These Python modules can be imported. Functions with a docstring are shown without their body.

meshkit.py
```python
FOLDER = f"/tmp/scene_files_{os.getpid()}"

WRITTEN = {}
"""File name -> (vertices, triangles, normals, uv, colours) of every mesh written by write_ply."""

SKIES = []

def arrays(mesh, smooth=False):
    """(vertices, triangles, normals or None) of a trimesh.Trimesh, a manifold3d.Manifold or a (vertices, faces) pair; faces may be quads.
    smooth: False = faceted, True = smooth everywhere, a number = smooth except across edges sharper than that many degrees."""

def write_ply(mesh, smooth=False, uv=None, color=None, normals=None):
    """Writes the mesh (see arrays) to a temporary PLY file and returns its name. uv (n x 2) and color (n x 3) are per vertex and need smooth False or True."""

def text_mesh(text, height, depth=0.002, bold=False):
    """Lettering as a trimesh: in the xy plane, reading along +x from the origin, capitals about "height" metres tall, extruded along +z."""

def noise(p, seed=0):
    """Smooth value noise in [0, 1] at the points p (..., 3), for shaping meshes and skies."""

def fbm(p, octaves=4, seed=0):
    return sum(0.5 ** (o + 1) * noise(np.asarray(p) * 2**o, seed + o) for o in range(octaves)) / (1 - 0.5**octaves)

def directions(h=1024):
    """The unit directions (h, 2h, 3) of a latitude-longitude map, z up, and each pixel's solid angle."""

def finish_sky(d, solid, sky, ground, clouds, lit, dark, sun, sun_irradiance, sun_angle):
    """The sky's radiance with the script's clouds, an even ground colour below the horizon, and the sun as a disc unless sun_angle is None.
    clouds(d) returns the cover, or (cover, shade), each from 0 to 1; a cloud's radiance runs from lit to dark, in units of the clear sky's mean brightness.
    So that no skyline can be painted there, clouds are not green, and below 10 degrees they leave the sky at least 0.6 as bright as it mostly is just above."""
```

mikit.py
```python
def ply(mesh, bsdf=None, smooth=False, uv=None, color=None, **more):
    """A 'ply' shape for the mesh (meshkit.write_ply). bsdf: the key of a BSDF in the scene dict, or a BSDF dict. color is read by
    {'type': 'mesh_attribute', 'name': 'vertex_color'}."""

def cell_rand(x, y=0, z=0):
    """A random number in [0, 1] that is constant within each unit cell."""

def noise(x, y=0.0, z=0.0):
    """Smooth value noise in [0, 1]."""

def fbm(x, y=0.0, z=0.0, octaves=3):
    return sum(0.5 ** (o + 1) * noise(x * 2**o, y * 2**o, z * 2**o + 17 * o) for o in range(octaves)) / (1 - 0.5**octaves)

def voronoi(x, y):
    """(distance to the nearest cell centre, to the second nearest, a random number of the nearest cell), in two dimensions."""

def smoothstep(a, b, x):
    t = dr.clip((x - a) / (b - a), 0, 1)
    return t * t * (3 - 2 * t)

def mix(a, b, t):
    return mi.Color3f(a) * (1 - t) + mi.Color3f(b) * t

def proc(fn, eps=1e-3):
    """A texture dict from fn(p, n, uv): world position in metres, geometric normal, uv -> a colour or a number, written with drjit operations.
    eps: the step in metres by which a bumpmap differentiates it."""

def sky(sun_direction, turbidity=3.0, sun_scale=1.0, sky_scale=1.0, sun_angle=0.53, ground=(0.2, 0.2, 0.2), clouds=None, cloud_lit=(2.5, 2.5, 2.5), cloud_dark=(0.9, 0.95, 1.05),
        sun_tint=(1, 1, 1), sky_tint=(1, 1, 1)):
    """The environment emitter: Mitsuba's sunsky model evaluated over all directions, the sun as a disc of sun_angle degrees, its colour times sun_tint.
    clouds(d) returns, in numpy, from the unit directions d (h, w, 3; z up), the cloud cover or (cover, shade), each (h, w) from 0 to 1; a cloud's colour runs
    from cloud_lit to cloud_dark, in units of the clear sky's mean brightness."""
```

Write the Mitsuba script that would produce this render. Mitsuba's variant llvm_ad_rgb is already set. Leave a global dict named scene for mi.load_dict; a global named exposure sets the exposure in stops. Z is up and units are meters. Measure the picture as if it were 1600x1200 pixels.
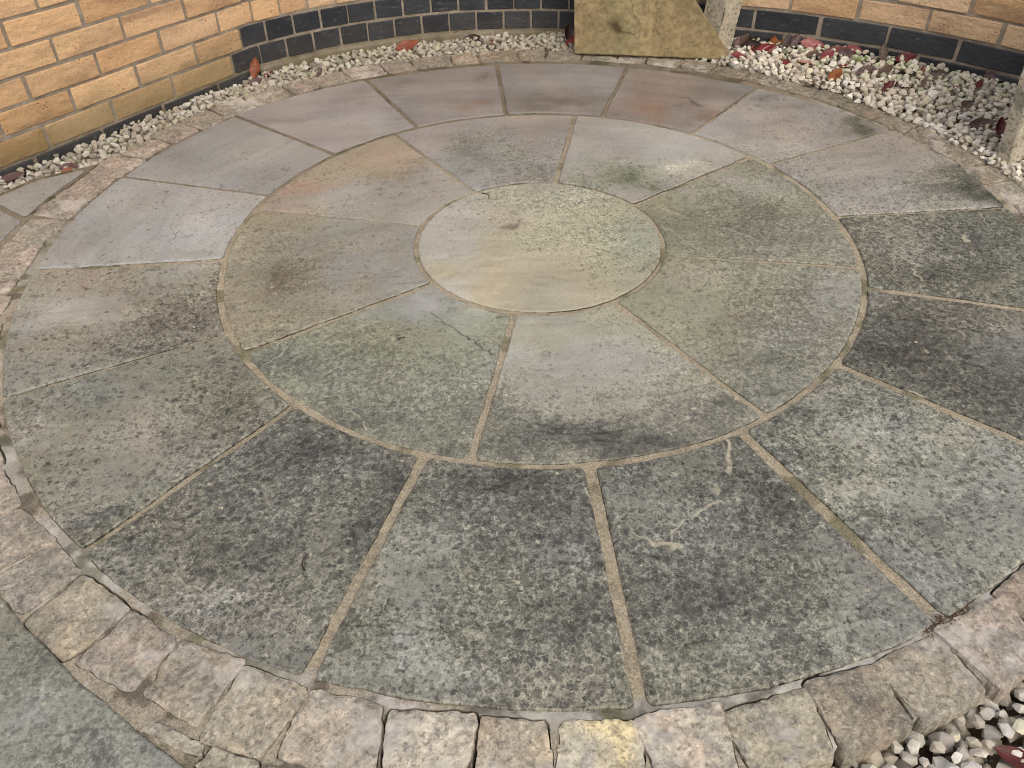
import math
import numpy as np
import trimesh
import drjit as dr
import mitsuba as mi
import mikit
import meshkit
import shapely
from shapely.geometry import Polygon, Point, LineString, box as sbox
from shapely.ops import unary_union
from mikit import proc, fbm, noise, voronoi, cell_rand, smoothstep, mix

T = mi.ScalarTransform4f
rng = np.random.default_rng(7)
scene, labels = {"type": "scene"}, {}

# ------------------------------------------------------------------ camera, sky, exposure
EYE = np.array([-0.07172, -1.76027, 1.06606])
PITCH, ROLL = 0.71290, -0.018588
R_, F_, U_ = np.array([1.0, 0, 0]), np.array([0, math.cos(PITCH), -math.sin(PITCH)]), np.array([0, math.sin(PITCH), math.cos(PITCH)])
UP = math.cos(ROLL) * U_ - math.sin(ROLL) * R_
scene["camera"] = {
    "type": "perspective", "fov_axis": "x", "fov": 2 * math.degrees(math.atan(800 / 1311.09)),
    "near_clip": 0.05, "far_clip": 200.0,
    "to_world": T().look_at(origin=EYE.tolist(), target=(EYE + F_).tolist(), up=UP.tolist()),
}
scene["sky"] = mikit.sky([0.26, -0.74, 0.62], turbidity=4, sun_scale=0.55, sun_angle=44, sun_tint=(0.93, 1.02, 1.16), sky_scale=1.0,
                         clouds=lambda d: 1.0, cloud_lit=(1.98, 2.05, 2.24), cloud_dark=(0.9, 0.9, 0.9))
exposure = 1.82


# ------------------------------------------------------------------ helpers
def lin(*c):
    c = np.array(c, float) / 255
    return np.where(c < 0.04045, c / 12.92, ((c + 0.055) / 1.055) ** 2.4)


KA = 0.86          # picture tone -> albedo


def A(*c):
    return (lin(*c) * KA).tolist()


def add(name, mesh, bsdf, smooth=False, uv=None, color=None):
    key, k = name, 0
    while key in scene:
        k += 1
        key = "%s_%03d" % (name, k)
    scene[key] = mikit.ply(mesh, bsdf, smooth=smooth, uv=uv, color=color)
    return key


def tag(key, label=None, category=None, group=None, kind=None):
    labels[key] = {k: v for k, v in dict(label=label, category=category, group=group, kind=kind).items() if v}


def f32(a):
    return mi.Float(np.asarray(a, np.float32).ravel())


def principled(col, rough=0.8, spec=0.3, bump=None, scale=1.0, **more):
    b = {"type": "principled", "base_color": col, "roughness": rough, "specular": spec, **more}
    if bump is not None:
        b = {"type": "bumpmap", "arbitrary": bump, "scale": scale, "b": b}
    return b


# ------------------------------------------------------------------ stone tables (per slab): base rgb, lichen, bedding angle
NS, NB, NC = 28, 9, 8
BASE = f32([0.422,0.391,0.293,0.084,0,1.55,0.34,0.31,0.289,0.056,0.087,1.55,0.385,0.358,0.322,0.035,-0.175,1.55,0.264,0.261,0.182,0.28,0,1.55,0.284,0.274,0.188,0.315,0,1.42,0.352,0.332,0.237,0.175,0.087,1.42,0.253,0.257,0.184,0.294,0,1.42,0.271,0.246,0.184,0.224,0.175,1.55,0.318,0.28,0.217,0.084,0.349,1.55,0.313,0.292,0.291,0,0.14,1.55,0.289,0.262,0.25,0,0.035,1.55,0.264,0.241,0.23,0,-0.052,1.55,0.267,0.234,0.222,0.014,-0.262,1.55,0.359,0.325,0.307,0.042,0.175,1.55,0.359,0.324,0.294,0.056,0.209,1.55,0.191,0.197,0.149,0.385,0,1.28,0.158,0.153,0.117,0.504,0,1.28,0.234,0.238,0.188,0.294,0,1.28,0.19,0.187,0.146,0.49,0,1.28,0.207,0.201,0.157,0.49,0,1.28,0.19,0.184,0.153,0.504,0,1.28,0.218,0.208,0.161,0.112,0,1.28,0.26,0.246,0.205,0.154,0.209,1.28,0.348,0.348,0.342,0,1.396,1.42,0.302,0.305,0.308,0,1.047,1.42,0.219,0.215,0.172,0.238,0,1.42,0.314,0.31,0.3,0,0,1.42,0.322,0.305,0.288,0,0,1.42])
BLOB = f32([0.145,0.106,6.923,6.938,0.263,0.267,0.187,0.72,0.52,0.175,-0.074,11.108,5.93,0.349,0.338,0.217,0.6,0.26,-0.096,-0.172,6.274,8.6,0.52,0.477,0.344,0.6,-0.26,0.03,-0.239,7.891,16.343,0.536,0.502,0.397,0.48,-0.26,-0.193,0.119,10.292,7.765,0.368,0.307,0.247,0.48,0.195,-0.08,0.061,63.145,46.375,0.153,0.128,0.108,0.84,0,0.021,0.21,3.998,16.205,0.304,0.295,0.233,0.48,0.39,0,0,999,999,0,0,0,0,0,0,0,999,999,0,0,0,0,0,-0.168,0.46,9.177,7.056,0.143,0.149,0.122,0.9,0.65,-0.007,0.394,9.394,7.362,0.188,0.187,0.151,0.72,0.585,-0.057,0.647,3.716,12.235,0.371,0.325,0.294,0.6,-0.13,-0.323,0.592,13.181,11.36,0.348,0.307,0.291,0.6,0,0,0,999,999,0,0,0,0,0,0,0,999,999,0,0,0,0,0,0,0,999,999,0,0,0,0,0,0,0,999,999,0,0,0,0,0,0,0,999,999,0,0,0,0,0,0.213,0.291,8.355,15.265,0.118,0.146,0.085,0.9,0.52,0.378,0.359,9.55,18.64,0.225,0.239,0.175,0.6,0.26,0.421,0.517,5.449,13.081,0.442,0.403,0.359,0.6,-0.13,0.169,0.593,13.263,9.072,0.372,0.329,0.295,0.48,0,0.432,0.368,19.056,32.338,0.612,0.59,0.538,0.6,0,0,0,999,999,0,0,0,0,0,0,0,999,999,0,0,0,0,0,0,0,999,999,0,0,0,0,0,0,0,999,999,0,0,0,0,0,0.54,0.296,11.726,12.233,0.398,0.353,0.324,0.84,-0.39,0.388,0.213,24.078,23.946,0.372,0.33,0.302,0.72,-0.26,0.537,0.06,5.789,7.896,0.155,0.154,0.102,0.72,0.455,0.665,0.186,10.167,14.347,0.305,0.303,0.234,0.6,0,0.314,0.053,15.916,10.753,0.171,0.17,0.13,0.48,0.26,0,0,999,999,0,0,0,0,0,0,0,999,999,0,0,0,0,0,0,0,999,999,0,0,0,0,0,0,0,999,999,0,0,0,0,0,0.369,-0.377,12.602,12.863,0.182,0.15,0.107,0.72,0.26,0.34,-0.161,11.516,15.136,0.372,0.341,0.267,0.6,-0.13,0.579,-0.293,12.191,8.215,0.187,0.18,0.131,0.6,0.39,0.41,-0.541,13.575,17.272,0.172,0.171,0.149,0.72,0.39,0.295,-0.26,17.97,16.431,0.305,0.303,0.228,0.48,0,0.487,-0.485,13.242,12.212,0.171,0.164,0.129,0.6,0.39,0,0,999,999,0,0,0,0,0,0,0,999,999,0,0,0,0,0,0,0,999,999,0,0,0,0,0,0.009,-0.388,8.401,11.575,0.428,0.411,0.343,0.72,-0.39,0.281,-0.499,15.948,12.608,0.403,0.35,0.22,0.6,-0.13,0.149,-0.552,6.8,21.391,0.37,0.328,0.249,0.6,-0.13,0.1,-0.682,3.947,21.698,0.092,0.093,0.083,0.9,0.78,-0.073,-0.653,14.231,14.811,0.157,0.161,0.133,0.72,0.65,0.026,-0.322,18.376,36.49,0.401,0.377,0.346,0.6,-0.13,0.31,-0.611,14.017,31.046,0.128,0.127,0.107,0.72,0.65,0,0,999,999,0,0,0,0,0,0,0,999,999,0,0,0,0,0,-0.293,-0.253,23.708,18.753,0.379,0.376,0.37,0.95,-0.52,-0.152,-0.293,14.491,10.683,0.394,0.408,0.31,0.84,-0.39,-0.387,-0.397,8.392,13.253,0.204,0.203,0.134,0.6,0.26,-0.504,-0.476,15.621,16.446,0.129,0.135,0.12,0.72,0.52,-0.31,-0.629,7.012,19.209,0.142,0.148,0.109,0.72,0.52,-0.188,-0.699,14.542,31.02,0.115,0.114,0.101,0.72,0.585,-0.209,-0.523,13.355,10.451,0.285,0.293,0.226,0.48,0.13,0,0,999,999,0,0,0,0,0,0,0,999,999,0,0,0,0,0,-0.577,-0.156,11.357,7.505,0.151,0.123,0.085,0.78,0.39,-0.427,-0.081,11.05,14.322,0.201,0.172,0.136,0.6,0.325,-0.625,0.011,10.643,13.211,0.258,0.231,0.176,0.48,0.13,-0.372,-0.027,10.831,11.477,0.369,0.315,0.258,0.6,-0.13,-0.618,-0.302,18.067,14.029,0.298,0.261,0.172,0.6,0.13,-0.637,-0.003,21.396,23.829,0.187,0.181,0.15,0.6,0.13,0,0,999,999,0,0,0,0,0,0,0,999,999,0,0,0,0,0,0,0,999,999,0,0,0,0,0,-0.607,0.269,11.657,15.35,0.39,0.26,0.197,0.78,-0.13,-0.357,0.332,9.543,10.709,0.199,0.163,0.126,0.72,0.325,-0.395,0.192,8.574,13.364,0.256,0.217,0.167,0.6,0.26,-0.442,0.471,10.934,13.566,0.412,0.309,0.239,0.6,-0.13,-0.642,0.184,11.996,36.509,0.413,0.31,0.266,0.48,0,0,0,999,999,0,0,0,0,0,0,0,999,999,0,0,0,0,0,0,0,999,999,0,0,0,0,0,0,0,999,999,0,0,0,0,0,-0.642,0.696,6.36,15.091,0.376,0.353,0.335,0.6,0,-0.784,0.726,12.586,20.619,0.215,0.196,0.185,0.6,0,-0.468,0.712,10.153,21.082,0.339,0.306,0.284,0.48,0,-0.624,0.84,8.134,19.47,0.24,0.217,0.205,0.48,0,0,0,999,999,0,0,0,0,0,0,0,999,999,0,0,0,0,0,0,0,999,999,0,0,0,0,0,0,0,999,999,0,0,0,0,0,0,0,999,999,0,0,0,0,0,-0.283,0.928,6.833,15.596,0.325,0.293,0.278,0.6,0,-0.397,1.043,9.256,21.931,0.186,0.166,0.154,0.6,0,-0.136,0.818,16.478,33.235,0.249,0.174,0.129,0.6,0,-0.15,1.06,23.113,17.445,0.139,0.123,0.107,0.6,0.13,0,0,999,999,0,0,0,0,0,0,0,999,999,0,0,0,0,0,0,0,999,999,0,0,0,0,0,0,0,999,999,0,0,0,0,0,0,0,999,999,0,0,0,0,0,0.149,0.855,9.819,16.225,0.175,0.139,0.106,0.9,0,-0.015,0.812,16.531,33.334,0.201,0.172,0.131,0.6,0,0.104,0.772,14.357,51.099,0.302,0.271,0.231,0.72,0,0.053,0.993,9.437,15.053,0.326,0.297,0.279,0.48,0,0,0,999,999,0,0,0,0,0,0,0,999,999,0,0,0,0,0,0,0,999,999,0,0,0,0,0,0,0,999,999,0,0,0,0,0,0,0,999,999,0,0,0,0,0,0.401,0.759,10.129,17.015,0.248,0.166,0.128,0.84,0,0.531,0.714,12.85,20.822,0.213,0.152,0.119,0.72,0,0.584,0.887,8.157,15.695,0.203,0.182,0.161,0.6,0,0.604,0.784,12.604,24.914,0.348,0.307,0.284,0.48,0,0.506,0.808,62.494,65.866,0.112,0.092,0.099,0.84,0,0.703,0.962,16.003,22.46,0.157,0.161,0.14,0.6,0.13,0,0,999,999,0,0,0,0,0,0,0,999,999,0,0,0,0,0,0,0,999,999,0,0,0,0,0,0.982,0.624,13.279,17.698,0.108,0.111,0.082,0.95,0.39,0.861,0.772,8.46,16.439,0.22,0.195,0.171,0.72,0.13,0.669,0.549,9.021,11.374,0.407,0.354,0.329,0.6,0,0.731,0.504,10.988,23.285,0.483,0.446,0.407,0.6,0,0.761,0.852,16.512,23.751,0.115,0.114,0.092,0.72,0.26,0.899,0.698,12.976,25.642,0.301,0.264,0.24,0.48,0.13,0,0,999,999,0,0,0,0,0,0,0,999,999,0,0,0,0,0,0,0,999,999,0,0,0,0,0,1.124,0.255,9.987,13.066,0.093,0.105,0.074,0.95,0.52,1.049,0.154,10.333,35.192,0.224,0.228,0.166,0.6,0.26,0.955,0.354,9.638,10.003,0.405,0.345,0.312,0.6,-0.13,1.096,0.447,11.242,16.643,0.302,0.272,0.244,0.48,0,1.161,0.167,20.605,22.942,0.062,0.069,0.049,0.95,0.52,0.773,0.216,12.09,15.471,0.372,0.338,0.284,0.48,0,0,0,999,999,0,0,0,0,0,0,0,999,999,0,0,0,0,0,0,0,999,999,0,0,0,0,0,0.888,-0.099,13.584,21.37,0.307,0.305,0.286,0.78,-0.39,1.071,-0.019,11.01,10.506,0.128,0.127,0.12,0.72,0.26,0.752,-0.008,16.375,18.082,0.185,0.162,0.13,0.48,0.26,0.943,-0.181,7.801,14.413,0.091,0.09,0.067,0.72,0.39,0.862,0.018,21.654,19.729,0.263,0.261,0.207,0.6,-0.13,1.149,0.085,15.908,29.085,0.104,0.113,0.082,0.6,0.26,0,0,999,999,0,0,0,0,0,0,0,999,999,0,0,0,0,0,0,0,999,999,0,0,0,0,0,0.74,-0.452,11.22,15.317,0.063,0.054,0.039,0.84,0.39,0.956,-0.373,15.215,16.666,0.302,0.282,0.22,0.66,-0.13,0.915,-0.517,20.274,13.475,0.081,0.084,0.086,0.72,0.26,0.793,-0.346,15.004,20.901,0.141,0.14,0.109,0.48,0.13,0.797,-0.589,16.749,20.498,0.078,0.065,0.05,0.6,0.26,0.685,-0.387,19.063,14.618,0.091,0.091,0.08,0.6,0.39,0,0,999,999,0,0,0,0,0,0,0,999,999,0,0,0,0,0,0,0,999,999,0,0,0,0,0,0.668,-0.705,12.647,14.56,0.387,0.359,0.252,0.72,-0.26,0.565,-0.67,14.474,16.357,0.308,0.313,0.297,0.6,-0.13,0.481,-0.793,23.103,26.173,0.424,0.399,0.274,0.72,-0.26,0.735,-0.785,23.079,15.517,0.309,0.313,0.305,0.72,-0.26,0.595,-0.839,15.81,22.429,0.373,0.35,0.268,0.6,-0.13,0.5,-0.93,16.611,25.096,0.114,0.113,0.074,0.6,0.26,0.61,-0.88,16.178,28.012,0.129,0.132,0.116,0.6,0.26,0.464,-0.615,21.112,22.07,0.157,0.161,0.14,0.6,0.39,0.68,-0.934,20.029,18.25,0.306,0.304,0.268,0.48,0,0.142,-0.799,14.2,11.368,0.218,0.229,0.188,0.9,-0.585,0.324,-0.86,19.123,14.319,0.089,0.077,0.062,0.72,0.39,0.191,-1.019,13.072,17.385,0.114,0.107,0.086,0.6,0.325,0.437,-1.058,17.903,21.969,0.186,0.174,0.131,0.48,0.13,0.366,-1.109,18.468,31.547,0.306,0.304,0.254,0.6,-0.13,0.233,-1.096,27.425,23.746,0.265,0.27,0.249,0.6,0,0.141,-1.154,28.429,51.655,0.306,0.304,0.254,0.6,-0.26,0.314,-0.759,22.642,21.517,0.155,0.142,0.127,0.48,0.26,0,0,999,999,0,0,0,0,0,-0.097,-0.793,11.465,27.38,0.061,0.061,0.049,0.72,0.39,-0.227,-1.076,17.945,23.576,0.267,0.282,0.285,0.6,0,-0.274,-0.974,25.295,20.801,0.306,0.311,0.245,0.6,-0.13,-0.026,-1.15,16.174,34.657,0.303,0.287,0.226,0.6,-0.13,0.017,-1.038,21.103,22.515,0.113,0.107,0.082,0.6,0.26,-0.151,-1.128,18.571,33.699,0.266,0.281,0.257,0.6,0,-0.219,-0.913,19.558,25.955,0.306,0.311,0.245,0.48,0,0.006,-0.893,24.237,19.026,0.103,0.106,0.09,0.6,0.26,0,0,999,999,0,0,0,0,0,-0.421,-0.677,10.752,19.979,0.064,0.058,0.054,0.84,0.39,-0.289,-0.831,23.343,11.801,0.076,0.072,0.067,0.72,0.39,-0.533,-1.003,17.1,33.547,0.378,0.366,0.344,0.6,-0.13,-0.413,-0.856,18.895,24.053,0.257,0.223,0.167,0.6,0,-0.359,-0.935,16.473,26.383,0.237,0.205,0.147,0.6,0,-0.465,-0.907,16.193,15.174,0.103,0.102,0.104,0.6,0.26,-0.436,-1.05,21.134,29.918,0.259,0.232,0.204,0.6,0,-0.637,-0.916,16.237,24.969,0.116,0.115,0.118,0.6,0.26,0,0,999,999,0,0,0,0,0,-0.66,-0.511,13.197,16.706,0.203,0.193,0.122,0.6,0.26,-0.694,-0.653,28.234,31.618,0.126,0.114,0.092,0.72,0.13,-0.759,-0.668,12.179,14.285,0.321,0.272,0.22,0.6,-0.13,-0.778,-0.746,14.783,15.362,0.304,0.295,0.233,0.6,-0.13,-0.58,-0.587,16.43,21.682,0.126,0.121,0.084,0.72,0.39,-0.957,-0.612,27.578,17.537,0.261,0.243,0.221,0.6,0.13,-0.759,-0.861,23.58,34.624,0.104,0.107,0.11,0.6,0.39,-0.912,-0.541,16.011,33.209,0.157,0.156,0.152,0.48,0.26,0,0,999,999,0,0,0,0,0,-1.024,-0.266,14.163,17.752,0.458,0.445,0.415,0.9,-0.26,-0.925,-0.25,14.089,39.096,0.401,0.377,0.346,0.6,-0.13,-1.105,-0.112,13.304,17.218,0.335,0.274,0.259,0.6,-0.13,-0.799,-0.296,11.988,16.46,0.14,0.128,0.108,0.72,0.39,-0.74,-0.202,17.312,25.626,0.189,0.193,0.144,0.6,0.39,-1.005,-0.142,16.846,22.284,0.277,0.226,0.205,0.6,0,-0.796,-0.396,10.724,27.932,0.114,0.107,0.097,0.6,0.39,-1.023,-0.42,18.916,22.095,0.303,0.287,0.226,0.6,0,-0.798,-0.096,16.589,35.256,0.351,0.328,0.301,0.6,0,-0.874,0.128,12.202,11.921,0.449,0.446,0.442,0.72,0,-0.961,-0.006,10.666,23.189,0.309,0.321,0.291,0.6,0,-1.108,0.058,15.591,15.254,0.274,0.279,0.274,0.6,0,-0.817,-0.026,21.528,41.769,0.222,0.205,0.172,0.48,0,-1.01,0.25,9.728,19.384,0.313,0.293,0.281,0.48,0,0,0,999,999,0,0,0,0,0,0,0,999,999,0,0,0,0,0,0,0,999,999,0,0,0,0,0,0,0,999,999,0,0,0,0,0,-1.062,0.538,13.274,10.252,0.244,0.239,0.232,0.6,0,-0.809,0.57,10.55,12.533,0.354,0.351,0.334,0.6,0,-0.959,0.432,9.163,20.228,0.218,0.216,0.216,0.48,0,0,0,999,999,0,0,0,0,0,0,0,999,999,0,0,0,0,0,0,0,999,999,0,0,0,0,0,0,0,999,999,0,0,0,0,0,0,0,999,999,0,0,0,0,0,0,0,999,999,0,0,0,0,0,-0.707,-1.127,15.787,18.788,0.305,0.302,0.221,0.6,-0.13,-0.705,-1.219,23.5,26.347,0.308,0.313,0.279,0.6,-0.13,-0.591,-1.23,39.516,36.556,0.103,0.107,0.096,0.6,0.26,-0.751,-1.085,21.519,29.559,0.129,0.132,0.12,0.6,0.26,-0.636,-1.176,28.553,33.789,0.264,0.269,0.229,0.48,0,0,0,999,999,0,0,0,0,0,0,0,999,999,0,0,0,0,0,0,0,999,999,0,0,0,0,0,0,0,999,999,0,0,0,0,0,0,0,999,999,0,0,0,0,0,0,0,999,999,0,0,0,0,0,0,0,999,999,0,0,0,0,0,0,0,999,999,0,0,0,0,0,0,0,999,999,0,0,0,0,0,0,0,999,999,0,0,0,0,0,0,0,999,999,0,0,0,0,0,0,0,999,999,0,0,0,0,0,0,0,999,999,0,0,0,0,0,0,0,999,999,0,0,0,0,0,0,0,999,999,0,0,0,0,0,0,0,999,999,0,0,0,0,0,0,0,999,999,0,0,0,0,0,0,0,999,999,0,0,0,0,0,0,0,999,999,0,0,0,0,0,0,0,999,999,0,0,0,0,0,0,0,999,999,0,0,0,0,0,0,0,999,999,0,0,0,0,0])
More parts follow.
